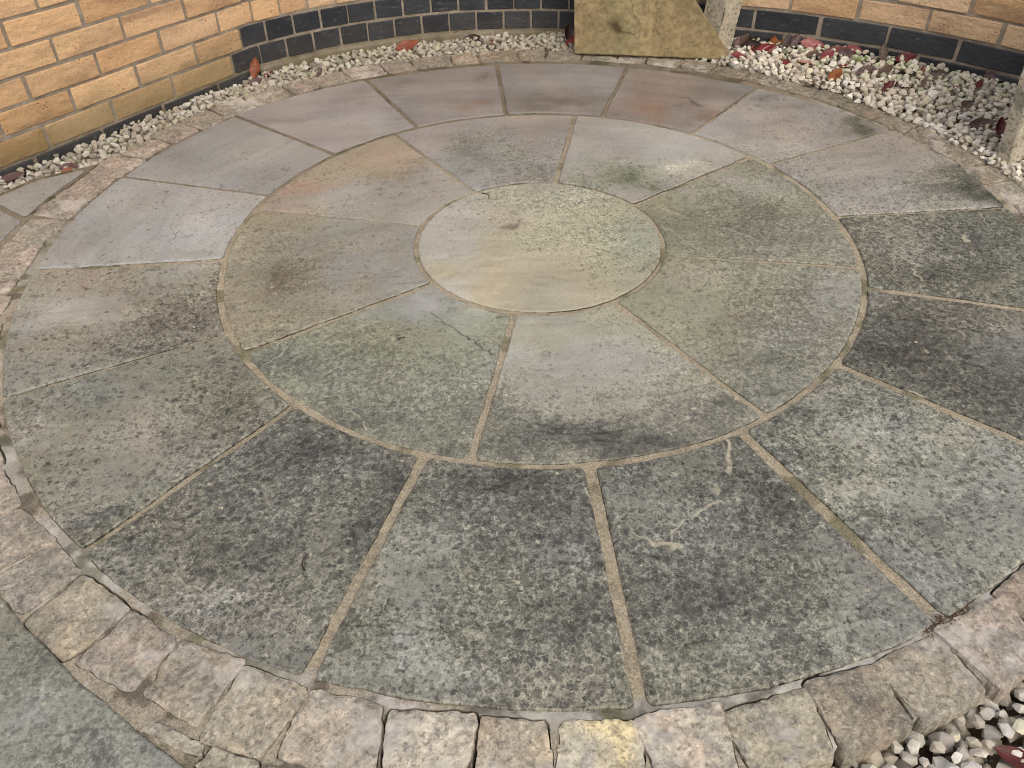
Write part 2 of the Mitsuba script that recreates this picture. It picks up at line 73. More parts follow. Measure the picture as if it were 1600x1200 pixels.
SCAR = f32([99,99,99.1,99,0.001,0,99,99,99.1,99,0.001,0,99,99,99.1,99,0.001,0,99,99,99.1,99,0.001,0,99,99,99.1,99,0.001,0,99,99,99.1,99,0.001,0,99,99,99.1,99,0.001,0,99,99,99.1,99,0.001,0,99,99,99.1,99,0.001,0,99,99,99.1,99,0.001,0,99,99,99.1,99,0.001,0,99,99,99.1,99,0.001,0,99,99,99.1,99,0.001,0,99,99,99.1,99,0.001,0,99,99,99.1,99,0.001,0,99,99,99.1,99,0.001,0,0.3572,0.3982,0.4342,0.3603,0.0035,1,0.4495,0.3673,0.4895,0.3928,0.0026,0.8,99,99,99.1,99,0.001,0,99,99,99.1,99,0.001,0,99,99,99.1,99,0.001,0,99,99,99.1,99,0.001,0,99,99,99.1,99,0.001,0,99,99,99.1,99,0.001,0,0.2677,0.1837,0.3583,0.1111,0.002,0.7,0.3675,-0.0468,0.3076,0.0625,0.0015,0.6,0.4551,0.0479,0.531,-0.0178,0.0019,0.6,99,99,99.1,99,0.001,0,99,99,99.1,99,0.001,0,99,99,99.1,99,0.001,0,99,99,99.1,99,0.001,0,99,99,99.1,99,0.001,0,0.2774,-0.0915,0.2944,-0.0782,0.0045,0.6,99,99,99.1,99,0.001,0,99,99,99.1,99,0.001,0,99,99,99.1,99,0.001,0,99,99,99.1,99,0.001,0,99,99,99.1,99,0.001,0,99,99,99.1,99,0.001,0,99,99,99.1,99,0.001,0,99,99,99.1,99,0.001,0,99,99,99.1,99,0.001,0,99,99,99.1,99,0.001,0,99,99,99.1,99,0.001,0,99,99,99.1,99,0.001,0,99,99,99.1,99,0.001,0,99,99,99.1,99,0.001,0,99,99,99.1,99,0.001,0,-0.2414,-0.2903,-0.1769,-0.3604,0.0017,-0.8,-0.1769,-0.3604,-0.1069,-0.4392,0.002,-0.9,-0.1508,-0.3277,-0.1123,-0.3949,0.0013,0.6,-0.5602,-0.4504,-0.5231,-0.3717,0.0016,0.6,-0.4394,-0.4819,-0.4056,-0.4508,0.0016,0.6,-0.3793,-0.5976,-0.3582,-0.6122,0.0012,1,-0.349,-0.6195,-0.3374,-0.6472,0.0012,1,99,99,99.1,99,0.001,0,99,99,99.1,99,0.001,0,99,99,99.1,99,0.001,0,99,99,99.1,99,0.001,0,99,99,99.1,99,0.001,0,99,99,99.1,99,0.001,0,99,99,99.1,99,0.001,0,99,99,99.1,99,0.001,0,99,99,99.1,99,0.001,0,-0.6306,0.3059,-0.4841,0.3744,0.0026,-0.3,99,99,99.1,99,0.001,0,99,99,99.1,99,0.001,0,99,99,99.1,99,0.001,0,99,99,99.1,99,0.001,0,99,99,99.1,99,0.001,0,99,99,99.1,99,0.001,0,99,99,99.1,99,0.001,0,-0.7353,0.7811,-0.5457,0.8621,0.002,0.5,-0.6924,0.6525,-0.5664,0.7161,0.002,0.3,99,99,99.1,99,0.001,0,99,99,99.1,99,0.001,0,99,99,99.1,99,0.001,0,99,99,99.1,99,0.001,0,99,99,99.1,99,0.001,0,99,99,99.1,99,0.001,0,99,99,99.1,99,0.001,0,99,99,99.1,99,0.001,0,99,99,99.1,99,0.001,0,99,99,99.1,99,0.001,0,99,99,99.1,99,0.001,0,99,99,99.1,99,0.001,0,99,99,99.1,99,0.001,0,99,99,99.1,99,0.001,0,99,99,99.1,99,0.001,0,99,99,99.1,99,0.001,0,99,99,99.1,99,0.001,0,99,99,99.1,99,0.001,0,99,99,99.1,99,0.001,0,99,99,99.1,99,0.001,0,99,99,99.1,99,0.001,0,99,99,99.1,99,0.001,0,99,99,99.1,99,0.001,0,99,99,99.1,99,0.001,0,99,99,99.1,99,0.001,0,99,99,99.1,99,0.001,0,99,99,99.1,99,0.001,0,99,99,99.1,99,0.001,0,99,99,99.1,99,0.001,0,99,99,99.1,99,0.001,0,99,99,99.1,99,0.001,0,99,99,99.1,99,0.001,0,99,99,99.1,99,0.001,0,99,99,99.1,99,0.001,0,99,99,99.1,99,0.001,0,99,99,99.1,99,0.001,0,99,99,99.1,99,0.001,0,99,99,99.1,99,0.001,0,0.9841,0.2427,1.1301,0.2693,0.0021,0.6,1.0227,0.2555,1.1028,0.2776,0.0021,0.8,99,99,99.1,99,0.001,0,99,99,99.1,99,0.001,0,99,99,99.1,99,0.001,0,99,99,99.1,99,0.001,0,99,99,99.1,99,0.001,0,99,99,99.1,99,0.001,0,0.8672,0.0639,0.8619,0.018,0.0016,0.7,0.8346,-0.0885,0.854,-0.1249,0.0022,0.9,0.8455,-0.1514,0.8495,-0.1984,0.0036,0.8,1.0179,-0.0116,1.0193,-0.0409,0.0038,1,1.1062,0.0962,1.0986,0.0246,0.0016,0.7,99,99,99.1,99,0.001,0,99,99,99.1,99,0.001,0,99,99,99.1,99,0.001,0,0.6854,-0.5711,0.7045,-0.5881,0.0015,1,0.8595,-0.3812,0.8565,-0.4135,0.0033,0.5,0.7644,-0.4485,0.7659,-0.4548,0.0032,1,99,99,99.1,99,0.001,0,99,99,99.1,99,0.001,0,99,99,99.1,99,0.001,0,99,99,99.1,99,0.001,0,99,99,99.1,99,0.001,0,0.6786,-0.9916,0.7123,-0.972,0.0019,-0.8,0.8175,-0.7092,0.8313,-0.7208,0.0014,1,99,99,99.1,99,0.001,0,99,99,99.1,99,0.001,0,99,99,99.1,99,0.001,0,99,99,99.1,99,0.001,0,99,99,99.1,99,0.001,0,99,99,99.1,99,0.001,0,0.3097,-0.6926,0.3083,-0.7433,0.0034,1,0.3083,-0.7433,0.3025,-0.7706,0.0044,1,0.2704,-0.7994,0.271,-0.8239,0.0032,0.8,0.265,-0.8378,0.2197,-0.8657,0.0032,0.9,0.2059,-0.8734,0.1813,-0.8967,0.0015,0.9,0.1793,-0.8967,0.1733,-0.9224,0.0013,0.8,0.149,-0.9218,0.1862,-0.9303,0.0045,1,0.1194,-0.8979,0.149,-0.9218,0.0013,0.9,0.0486,-0.8026,0.0534,-0.8228,0.0013,1,0.0534,-0.8228,0.0592,-0.8426,0.0013,1,-0.3479,-1.0407,-0.3287,-0.9725,0.0002,0,99,99,99.1,99,0.001,0,99,99,99.1,99,0.001,0,99,99,99.1,99,0.001,0,99,99,99.1,99,0.001,0,99,99,99.1,99,0.001,0,-0.4001,-0.9242,-0.3981,-0.9649,0.0015,-0.8,-0.5901,-0.9725,-0.5329,-1.003,0.0015,0.6,-0.3748,-0.6308,-0.3366,-0.6539,0.0012,0.8,99,99,99.1,99,0.001,0,99,99,99.1,99,0.001,0,99,99,99.1,99,0.001,0,99,99,99.1,99,0.001,0,99,99,99.1,99,0.001,0,-0.6589,-0.7718,-0.6371,-0.7392,0.0011,0.9,-0.6623,-0.7791,-0.641,-0.7573,0.0011,-0.6,99,99,99.1,99,0.001,0,99,99,99.1,99,0.001,0,99,99,99.1,99,0.001,0,99,99,99.1,99,0.001,0,99,99,99.1,99,0.001,0,99,99,99.1,99,0.001,0,-1.08,-0.3148,-0.9615,-0.3025,0.0021,0.8,-1.1037,-0.1337,-1.144,-0.1428,0.0015,-0.4,99,99,99.1,99,0.001,0,99,99,99.1,99,0.001,0,99,99,99.1,99,0.001,0,99,99,99.1,99,0.001,0,99,99,99.1,99,0.001,0,99,99,99.1,99,0.001,0,-0.9791,0.2835,-0.9755,0.2207,0.0017,-0.5,-0.9238,0.1136,-0.8882,0.0354,0.0012,-0.5,99,99,99.1,99,0.001,0,99,99,99.1,99,0.001,0,99,99,99.1,99,0.001,0,99,99,99.1,99,0.001,0,99,99,99.1,99,0.001,0,99,99,99.1,99,0.001,0,99,99,99.1,99,0.001,0,99,99,99.1,99,0.001,0,99,99,99.1,99,0.001,0,99,99,99.1,99,0.001,0,99,99,99.1,99,0.001,0,99,99,99.1,99,0.001,0,99,99,99.1,99,0.001,0,99,99,99.1,99,0.001,0,99,99,99.1,99,0.001,0,99,99,99.1,99,0.001,0,99,99,99.1,99,0.001,0,99,99,99.1,99,0.001,0,99,99,99.1,99,0.001,0,99,99,99.1,99,0.001,0,99,99,99.1,99,0.001,0,99,99,99.1,99,0.001,0,99,99,99.1,99,0.001,0,99,99,99.1,99,0.001,0,99,99,99.1,99,0.001,0,99,99,99.1,99,0.001,0,99,99,99.1,99,0.001,0,99,99,99.1,99,0.001,0,99,99,99.1,99,0.001,0,99,99,99.1,99,0.001,0,99,99,99.1,99,0.001,0,99,99,99.1,99,0.001,0,99,99,99.1,99,0.001,0,99,99,99.1,99,0.001,0,99,99,99.1,99,0.001,0,99,99,99.1,99,0.001,0,99,99,99.1,99,0.001,0,99,99,99.1,99,0.001,0])


def slab_id(uv):
    return mi.UInt32(dr.clip(dr.floor((uv.x + 5) / 10), 0, NS - 1))


def G(tab, i):
    return dr.gather(mi.Float, tab, i)


def seg_dist(x, y, x1, y1, x2, y2):
    ax, ay = x2 - x1, y2 - y1
    t = dr.clip(((x - x1) * ax + (y - y1) * ay) / (ax * ax + ay * ay + 1e-9), 0, 1)
    return dr.sqrt(dr.square(x - x1 - ax * t) + dr.square(y - y1 - ay * t))


def stone_color(p, n, uv):
    x, y = p.x, p.y
    i = slab_id(uv)
    fi = mi.Float(i)
    b0 = i * 6
    col = mi.Color3f(G(BASE, b0), G(BASE, b0 + 1), G(BASE, b0 + 2))
    lich = G(BASE, b0 + 3)
    base_l = lich
    ang = G(BASE, b0 + 4)
    fine = G(BASE, b0 + 5)          # how fine-spotted this stone is
    # bedding streaks of the sandstone
    ca, sa = dr.cos(ang), dr.sin(ang)
    wob = fbm(x * 5 + fi * 3, y * 5, 2.0, 3)
    u, v = x * ca + y * sa, -x * sa + y * ca + wob * 0.05
    st = fbm(u * 5 + fi * 7, v * 55, 0.0, 3)
    st2 = fbm(u * 2.2 + fi * 5, v * 13, 4.0, 3)
    warm = fbm(x * 4 + 11 + fi, y * 4, 3.0, 3)
    # natural stains, each stone its own
    wx, wy = x + (fbm(x * 9, y * 9, 1.0, 4) - 0.5) * 0.16, y + (fbm(x * 9 + 40, y * 9, 5.0, 4) - 0.5) * 0.16
    brk = 0.45 + 1.1 * fbm(x * 22 + 3, y * 22, 8.0, 4)
    for k in range(NB):
        j = (i * NB + k) * 9
        dx, dy = (wx - G(BLOB, j)) * G(BLOB, j + 2), (wy - G(BLOB, j + 1)) * G(BLOB, j + 3)
        w = dr.exp(-0.9 * (dx * dx + dy * dy)) * brk
        s = dr.clip(w * G(BLOB, j + 7), 0, 1)
        col = col * (1 - s) + mi.Color3f(G(BLOB, j + 4), G(BLOB, j + 5), G(BLOB, j + 6)) * s
        lich += w * G(BLOB, j + 8)
    col *= 0.90 + 0.20 * st + (st2 - 0.5) * 0.22 * (1 - 0.6 * dr.minimum(base_l * 2, 1))
    col *= mi.Color3f(1.0 + (warm - 0.5) * 0.20, 1.0, 1.0 - (warm - 0.5) * 0.22)
    # broad tonal drift and pale bleached patches, running on from stone to stone
    drift = fbm(x * 2.7 + 30, y * 2.7, 2.0, 4) - 0.5
    drift2 = fbm(x * 8 + 3, y * 8, 14.0, 4) - 0.5
    col *= 1 + 0.32 * drift + 0.34 * drift2
    ble = smoothstep(0.56, 0.74, fbm(x * 4.3 + 60, y * 4.3, 21.0, 4))
    lumb = dr.sum(col) / 3
    col = mix(col, mi.Color3f(lumb * 1.20, lumb * 1.19, lumb * 1.14) + 0.03, ble * 0.55)
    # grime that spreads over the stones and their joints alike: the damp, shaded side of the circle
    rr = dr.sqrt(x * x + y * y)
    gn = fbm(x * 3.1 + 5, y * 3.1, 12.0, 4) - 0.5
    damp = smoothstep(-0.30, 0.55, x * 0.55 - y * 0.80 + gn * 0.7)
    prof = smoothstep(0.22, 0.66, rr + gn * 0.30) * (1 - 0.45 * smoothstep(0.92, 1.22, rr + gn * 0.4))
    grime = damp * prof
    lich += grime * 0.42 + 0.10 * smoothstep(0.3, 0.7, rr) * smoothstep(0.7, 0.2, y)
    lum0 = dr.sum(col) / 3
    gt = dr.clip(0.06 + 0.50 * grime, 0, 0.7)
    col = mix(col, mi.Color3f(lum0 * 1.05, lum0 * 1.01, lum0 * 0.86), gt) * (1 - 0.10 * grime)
    lich = dr.clip(lich * (0.10 + 1.8 * fbm(x * 8, y * 8, 9.0, 5)) * (1 - 0.6 * ble), 0, 1.0)
    # black lichen: irregular blotches, round spots of two sizes, fine specks
    jx, jy = x + (noise(x * 270, y * 270, 1.0) - 0.5) * 0.0048, y + (noise(x * 270, y * 270, 6.0) - 0.5) * 0.0048
    jx, jy = jx * fine, jy * fine
    d1, _, r1 = voronoi(jx / 0.0165, jy / 0.0165)
    d2, _, r2 = voronoi(jx / 0.0095 + 31, jy / 0.0095)
    d3, _, r3 = voronoi(jx / 0.0047 + 7, jy / 0.0047 + 3)
    blot = fbm(x * fine * 95, y * fine * 95, 3.0, 4)
    thr = 0.80 - 0.34 * lich
    k0 = smoothstep(thr - 0.04, thr + 0.08, blot)
    fr = lambda r, k: r * k - dr.floor(r * k)
    s1, s2, s3 = 0.16 + 0.34 * fr(r1, 57.3), 0.20 + 0.36 * fr(r2, 37.7), 0.24 + 0.34 * fr(r3, 23.1)
    k1 = smoothstep(s1 + 0.05, s1 - 0.09, d1) * dr.select(r1 < lich * 0.78, 1.0, 0.0) * (0.35 + 0.65 * fr(r1, 13.9))
    k2 = smoothstep(s2 + 0.06, s2 - 0.10, d2) * dr.select(r2 < lich * 0.78, 1.0, 0.0) * (0.40 + 0.60 * fr(r2, 91.1))
    k3 = smoothstep(s3 + 0.10, s3 - 0.14, d3) * dr.select(r3 < lich * 0.80 + 0.02, 1.0, 0.0)
    d0, _, r0 = voronoi(jx / 0.046 + 11, jy / 0.046 + 4)
    s0 = 0.14 + 0.30 * fr(r0, 71.7)
    k0 = dr.maximum(k0 * 0.9, smoothstep(s0 + 0.10, s0 - 0.16, d0 + 0.5 * (blot - 0.5)) * dr.select(r0 < lich * 0.55, 0.9, 0.0))
    tone = 0.62 + 0.45 * noise(x * 120 + 3, y * 120, 2.0)
    dark = dr.clip(0.50 * k0 + 0.80 * k1 + 0.72 * k2 + 0.55 * k3, 0, 0.95) * tone * dr.select(fine > 1.3, 0.72, 0.97)
    grain = noise(x * 420, y * 420, 0.0) - 0.5
    col *= (1 + 0.62 * lich) * (1 + grain * (0.18 + 0.36 * lich)) * (1 + (fbm(x * 130, y * 130, 7.0, 3) - 0.5) * (0.10 + 0.55 * lich))
    lum = dr.sum(col) / 3
    olive = smoothstep(0.42, 0.62, fbm(x * 6 + 21, y * 6, 3.0, 3)) * dr.minimum(lich * 1.5, 1)
    col = mix(col, mi.Color3f(lum * 1.06, lum * 1.04, lum * 0.72), olive * 0.28)
    dcol = (col * 0.5 + mi.Color3f(lum * 1.03, lum, lum * 0.88) * 0.5) * 0.19
    col = col * (1 - dark) + dcol * dark
    # pale crusts between the dark spots
    pal_ = smoothstep(0.57, 0.72, fbm(x * fine * 120 + 9, y * fine * 120, 6.0, 3)) * smoothstep(0.10, 0.5, lich)
    col = mix(col, col * 1.5 + 0.03, pal_ * dr.select(fine > 1.3, 0.28, 0.58))
    # pale lichen dots
    d4, _, r4 = voronoi(jx / (0.05 * fine) + 5, jy / (0.05 * fine) + 9)
    dot = smoothstep(0.09, 0.04, d4) * dr.select(r4 > 0.94, 1.0, 0.0) * smoothstep(0.15, 0.4, lich)
    col = mix(col, A(205, 198, 175), dot * 0.8)
    # scars and veins of this stone
    sx, sy = x + (noise(x * 80, y * 80, 3.0) - 0.5) * 0.012, y + (noise(x * 80, y * 80, 7.0) - 0.5) * 0.012
    for k in range(NC):
        j = (i * NC + k) * 6
        d = seg_dist(sx, sy, G(SCAR, j), G(SCAR, j + 1), G(SCAR, j + 2), G(SCAR, j + 3))
        w = G(SCAR, j + 4)
        s = G(SCAR, j + 5)
        m = smoothstep(w * 1.15 + 0.0012, w * 0.55, d) * (0.55 + 0.6 * noise(x * 150, y * 150, 1.0))
        a = dr.clip(dr.abs(s) * m, 0, 1) * 0.8
        to = dr.select(s > 0, 1.0, 0.0)
        col = mix(col, mi.Color3f(A(205, 196, 172)) * to + mi.Color3f(A(70, 72, 62)) * (1 - to), a)
    return mi.Color3f(dr.clip(col.x * KA, 0, 0.9), dr.clip(col.y * KA, 0, 0.9), dr.clip(col.z * KA, 0, 0.9))


def stone_bump(p, n, uv):
    x, y = p.x, p.y
    i = slab_id(uv)
    ang = G(BASE, i * 6 + 4)
    ca, sa = dr.cos(ang), dr.sin(ang)
    fi = mi.Float(i)
    u, v = x * ca + y * sa, -x * sa + y * ca
    step = fbm(u * 4 + fi * 9, v * 11, 2.0, 3) * 6
    step = dr.floor(step) + smoothstep(0.80, 1.0, step - dr.floor(step))     # riven ledges
    return step * 0.0018 + fbm(x * 45, y * 45, 0.0, 4) * 0.0055 + noise(x * 300, y * 300, 0.0) * 0.0007


SETT = {}


def sett_color(p, n, uv):
    i = mi.UInt32(dr.clip(dr.floor((uv.x + 5) / 10), 0, 79))
    x, y, z = p.x, p.y, p.z
    col = mi.Color3f(G(SETT["t"], i * 3), G(SETT["t"], i * 3 + 1), G(SETT["t"], i * 3 + 2))
    f = fbm(x * 26, y * 26, z * 26, 4)
    g = fbm(x * 150 + 5, y * 150, z * 150, 4)
    st = fbm((x + y) * 50 + mi.Float(i), (x - y) * 150, 2.0, 3)
    w = smoothstep(0.40, 0.66, fbm(x * 20 + 50, y * 20, 2.0, 4))
    lum = dr.sum(col) / 3
    col = mix(col, mi.Color3f(lum * 1.10, lum * 1.01, lum * 0.82), 0.30 + w * 0.45)
    gm = smoothstep(0.46, 0.66, fbm(x * 28 + 9, y * 28, 5.0, 4))
    col = mix(col, mi.Color3f(lum * 0.72, lum * 0.70, lum * 0.64), gm * 0.5)
    col *= mi.Color3f(1.0, 0.995, 0.965)
    col *= (0.66 + 0.52 * f) * (0.36 + 1.05 * g) * (0.80 + 0.40 * st) * 1.42
    col *= 0.78 + 0.44 * noise(x * 520, y * 520, z * 520)
    blk = smoothstep(0.60, 0.74, fbm(x * 210, y * 210, 3.0, 3))
    col = mix(col, A(84, 78, 72), blk * 0.45)
    wh = smoothstep(0.66, 0.85, noise(x * 380, y * 380, z * 380))
    col = mix(col, A(222, 212, 198), wh * 0.35)
    # mortar smeared and salt bloomed over the edges
    sm = smoothstep(0.56, 0.70, fbm(x * 9 + 3, y * 9, 4.0, 4) * 0.7 + 0.3 * fbm(x * 60, y * 60, 1.0, 3))
    return mix(col, mi.Color3f(A(205, 198, 190)) * (0.75 + 0.4 * g), sm * 0.6)


def rock_bump(p, n, uv):
    return fbm(p.x * 55, p.y * 55, p.z * 55, 4) * 0.006 + noise(p.x * 380, p.y * 380, p.z * 380) * 0.0008


def mortar_color(p, n, uv):
    x, y = p.x, p.y
    r = dr.sqrt(x * x + y * y)
    sand = noise(x * 520, y * 520, 1.0)
    f = fbm(x * 40, y * 40, 2.0, 3)
    big = fbm(x * 3.2, y * 3.2, 6.0, 3)
    col = mix(A(150, 138, 118), A(190, 177, 155), 0.25 + 0.5 * f) * (0.62 + 0.76 * sand)
    band = smoothstep(1.175, 1.195, r)
    col = mix(col, mi.Color3f(A(160, 151, 138)) * (0.62 + 0.76 * sand), band * 0.6)
    grey = smoothstep(0.44, 0.58, fbm(x * 4 + 4, y * 4, 1.0, 3)) * band * smoothstep(1.235, 1.205, r)
    col = mix(col, mi.Color3f(A(184, 181, 174)) * (0.6 + 0.8 * f), grey * 0.7)
    wht = smoothstep(0.54, 0.72, fbm(x * 9 + 14, y * 9, 3.0, 4) * 0.75 + 0.25 * fbm(x * 70, y * 70, 2.0, 3)) * band * smoothstep(0.3, -0.2, y)
    col = mix(col, mi.Color3f(A(214, 208, 204)) * (0.7 + 0.5 * f), wht * 0.75)
    # far joints are weathered darker than the front ones
    old = smoothstep(0.1, 0.95, y + 0.35 * x * -1.0 + 0.3 * (big - 0.5))
    col = mix(col, mi.Color3f(A(112, 101, 87)) * (0.70 + 0.6 * f), old * 0.85)
    dirt = smoothstep(0.50, 0.70, fbm(x * 26, y * 26, 8.0, 4)) * (0.30 + 0.70 * band)
    col = mix(col, A(62, 52, 42), dirt * 0.62)
    moss = smoothstep(0.60, 0.72, fbm(x * 15 + 8, y * 15, 31.0, 4))
    return mix(col, mi.Color3f(A(84, 86, 54)) * (0.5 + sand), moss * 0.55)


def mortar_bump(p, n, uv):
    return fbm(p.x * 90, p.y * 90, p.z * 90, 3) * 0.004 + noise(p.x * 520, p.y * 520, p.z * 520) * 0.0012


def brick_id(uv):
    return dr.floor((uv.x + 5) / 10)


def brick_color(p, n, uv):
    i = brick_id(uv)
    x, y, z = p.x, p.y, p.z
    a, b, c = cell_rand(i, 1), cell_rand(i, 2), cell_rand(i, 3)
    col = mix(A(224, 186, 142), A(224, 192, 158), a)
    col = mix(col, A(190, 148, 108), b * b * 0.85)
    f = fbm(x * 12 + i * 3, y * 12, z * 22, 4)
    crease = fbm(x * 9 + i, y * 9, z * 60, 3)
    col *= (0.82 + 0.42 * f) * (0.84 + 0.32 * crease) * (0.92 + 0.16 * c)
    kiln = smoothstep(0.50, 0.75, fbm(x * 7 + i * 5, y * 7, z * 14, 3))
    col = mix(col, A(150, 116, 94), kiln * 0.45)
    col *= (0.78 + 0.44 * noise(x * 330, y * 330, z * 330)) * (0.86 + 0.28 * fbm(x * 90, y * 90, z * 140, 3))
    sandy = smoothstep(0.52, 0.72, fbm(x * 20 + i, y * 20, z * 45, 4))
    col = mix(col, A(214, 184, 146), sandy * 0.45)
    iron = smoothstep(0.765, 0.84, noise(x * 210 + 4, y * 210, z * 210) * 0.7 + 0.3 * noise(x * 25, y * 25, z * 25))
    col = mix(col, A(96, 64, 42), iron * 0.75)
    lime = smoothstep(0.86, 0.92, noise(x * 160 + 9, y * 160 + 5, z * 160) * 0.75 + 0.25 * noise(x * 11, y * 11, z * 11))
    col = mix(col, A(226, 216, 200), lime * 0.8)
    # algae where splash from the ground keeps the brick damp
    alg = smoothstep(0.15, 0.0, z + (fbm(x * 5, y * 5, z * 5, 3) - 0.5) * 0.16)
    col = mix(col, A(116, 106, 66), alg * 0.6)
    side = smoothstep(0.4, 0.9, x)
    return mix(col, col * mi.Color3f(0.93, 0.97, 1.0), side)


def brick_bump(p, n, uv):
    return fbm(p.x * 70, p.y * 70, p.z * 110, 4) * 0.004


def dark_brick_color(p, n, uv):
    i = brick_id(uv)
    x, y, z = p.x, p.y, p.z
    col = mix(A(46, 49, 56), A(66, 69, 75), cell_rand(i, 1)) * (0.65 + 0.5 * fbm(x * 25, y * 25, z * 25, 4))
    scuff = smoothstep(0.66, 0.78, fbm(x * 45 + i, y * 45, z * 90, 4))
    col = mix(col, A(120, 118, 116), scuff * 0.35)
    fleck = smoothstep(0.88, 0.95, noise(x * 190, y * 190, z * 190))
    col = mix(col, A(140, 136, 130), fleck * 0.5)
    dust = smoothstep(0.12, -0.03, z + (fbm(x * 12, y * 12, z * 12, 4) - 0.5) * 0.14)
    return mix(col, A(128, 122, 108), dust * 0.12)


def wall_mortar_color(p, n, uv):
    x, y, z = p.x, p.y, p.z
    f = fbm(x * 30, y * 30, z * 30, 4)
    col = mix(A(118, 108, 96), A(178, 167, 152), f) * (0.8 + 0.4 * noise(x * 420, y * 420, z * 420))
    alg = smoothstep(0.02, -0.05, z + (fbm(x * 9, y * 9, z * 9, 3) - 0.5) * 0.06)
    return mix(col, mi.Color3f(A(112, 104, 74)) * (0.6 + 0.8 * f), alg * 0.8)


def soil_color(p, n, uv):
    x, y = p.x, p.y
    f = fbm(x * 25, y * 25, 1.0, 4)
    col = mix(A(62, 52, 42), A(112, 98, 80), f) * (0.6 + 0.8 * noise(x * 330, y * 330, 3.0))
    st = smoothstep(0.80, 0.86, noise(x * 120, y * 120, 4.0))
    return mix(col, A(165, 156, 140), st * 0.7)


def soil_bump(p, n, uv):
    return fbm(p.x * 60, p.y * 60, 0.0, 4) * 0.012 + noise(p.x * 330, p.y * 330, 0.0) * 0.002


def offcut_color(p, n, uv):
    # yellow-green weathered sandstone; uv: metres across and up the face
    u, v = uv.x, uv.y
    f = fbm(u * 9, v * 9, 1.0, 4)
    g = fbm(u * 70, v * 70, 3.0, 3)
    col = mix(A(136, 121, 90), A(166, 148, 114), f) * (0.62 + 0.76 * g)
    col = mix(col, A(136, 138, 104), smoothstep(0.5, 0.7, fbm(u * 6 + 8, v * 6, 5.0, 3)) * 0.35)
    wu, wv = u + (fbm(u * 30, v * 30, 1.0, 3) - .5) * 0.03, v + (fbm(u * 30, v * 30, 6.0, 3) - .5) * 0.03
    st = dr.exp(-dr.square((wu - 0.146) / 0.022) - dr.square((wv - 0.094) / 0.020))
    tail = smoothstep(0.004, 0.001, seg_dist(wu, wv, 0.155, 0.088, 0.20, 0.072))
    col = mix(col, A(66, 50, 32), dr.clip(st * 1.1 + tail * 0.5, 0, 0.85))
    spk = smoothstep(0.54, 0.74, fbm(u * 130, v * 130, 2.0, 4))
    col = mix(col, A(98, 86, 54), spk * 0.38)
    cr = dr.minimum(dr.minimum(seg_dist(wu, wv, 0.17, 0.19, 0.215, 0.13), seg_dist(wu, wv, 0.215, 0.13, 0.23, 0.06)),
                    dr.minimum(seg_dist(wu, wv, 0.27, 0.20, 0.275, 0.10), seg_dist(wu, wv, 0.275, 0.10, 0.31, 0.055)))
    return mix(col, A(88, 80, 50), smoothstep(0.0045, 0.0015, cr) * 0.32)


def offcut_bump(p, n, uv):
    return fbm(uv.x * 50, uv.y * 50, 1.0, 4) * 0.006 + noise(uv.x * 260, uv.y * 260, 1.0) * 0.0012


def grey_stone_color(p, n, uv):
    x, y, z = p.x, p.y, p.z
    f = fbm(x * 16, y * 16, z * 16, 4)
    col = mix(A(158, 150, 132), A(210, 199, 180), f) * (0.7 + 0.6 * fbm(x * 120, y * 120, z * 120, 3))
    col = mix(col, A(112, 122, 104), smoothstep(0.52, 0.66, fbm(x * 22 + 5, y * 22, z * 22, 3)) * (0.12 + 0.48 * smoothstep(0.9, 1.1, x)))
    return mix(col, A(84, 82, 72), smoothstep(0.56, 0.72, fbm(x * 130, y * 130, z * 130, 3)) * 0.6)


def leaf_color(p, n, uv):
    # uv.x carries ten times the kind, plus the place along the blade; uv.y runs across, -1 to 1
    i = mi.UInt32(dr.clip(dr.floor((uv.x + 5) / 10), 0, 15))
    t = uv.x - mi.Float(i) * 10
    c = mi.Color3f(G(LEAFTAB, i * 3), G(LEAFTAB, i * 3 + 1), G(LEAFTAB, i * 3 + 2))
    f = fbm(p.x * 130, p.y * 130, p.z * 130, 3)
    rib = smoothstep(0.07, 0.02, dr.abs(uv.y))
    w = t * 9 - dr.abs(uv.y) * 1.6
    vein = smoothstep(0.12, 0.02, dr.abs(w - dr.floor(w) - 0.5)) * 0.35
    c = c * (0.45 + 0.9 * f)
    c = mix(c, c * 1.5 + 0.02, dr.clip(rib + vein, 0, 1) * 0.5)
    return mix(c, mi.Color3f(A(72, 50, 34)), smoothstep(0.58, 0.72, fbm(p.x * 75 + 3, p.y * 75, p.z * 75, 3)) * 0.6)


LEAFC = dict(rust=(146, 84, 62), plum=(104, 82, 84), red=(128, 44, 48), dark=(58, 44, 40), ochre=(168, 138, 86), brown=(104, 86, 74), orange=(148, 88, 48),
             pink=(170, 108, 106), brownred=(120, 66, 54), crimson=(134, 62, 72), salmon=(182, 120, 100), green=(140, 160, 92), darkred=(94, 34, 34), twig=(66, 52, 40))
LEAFTAB = f32([A(*c) for c in LEAFC.values()])

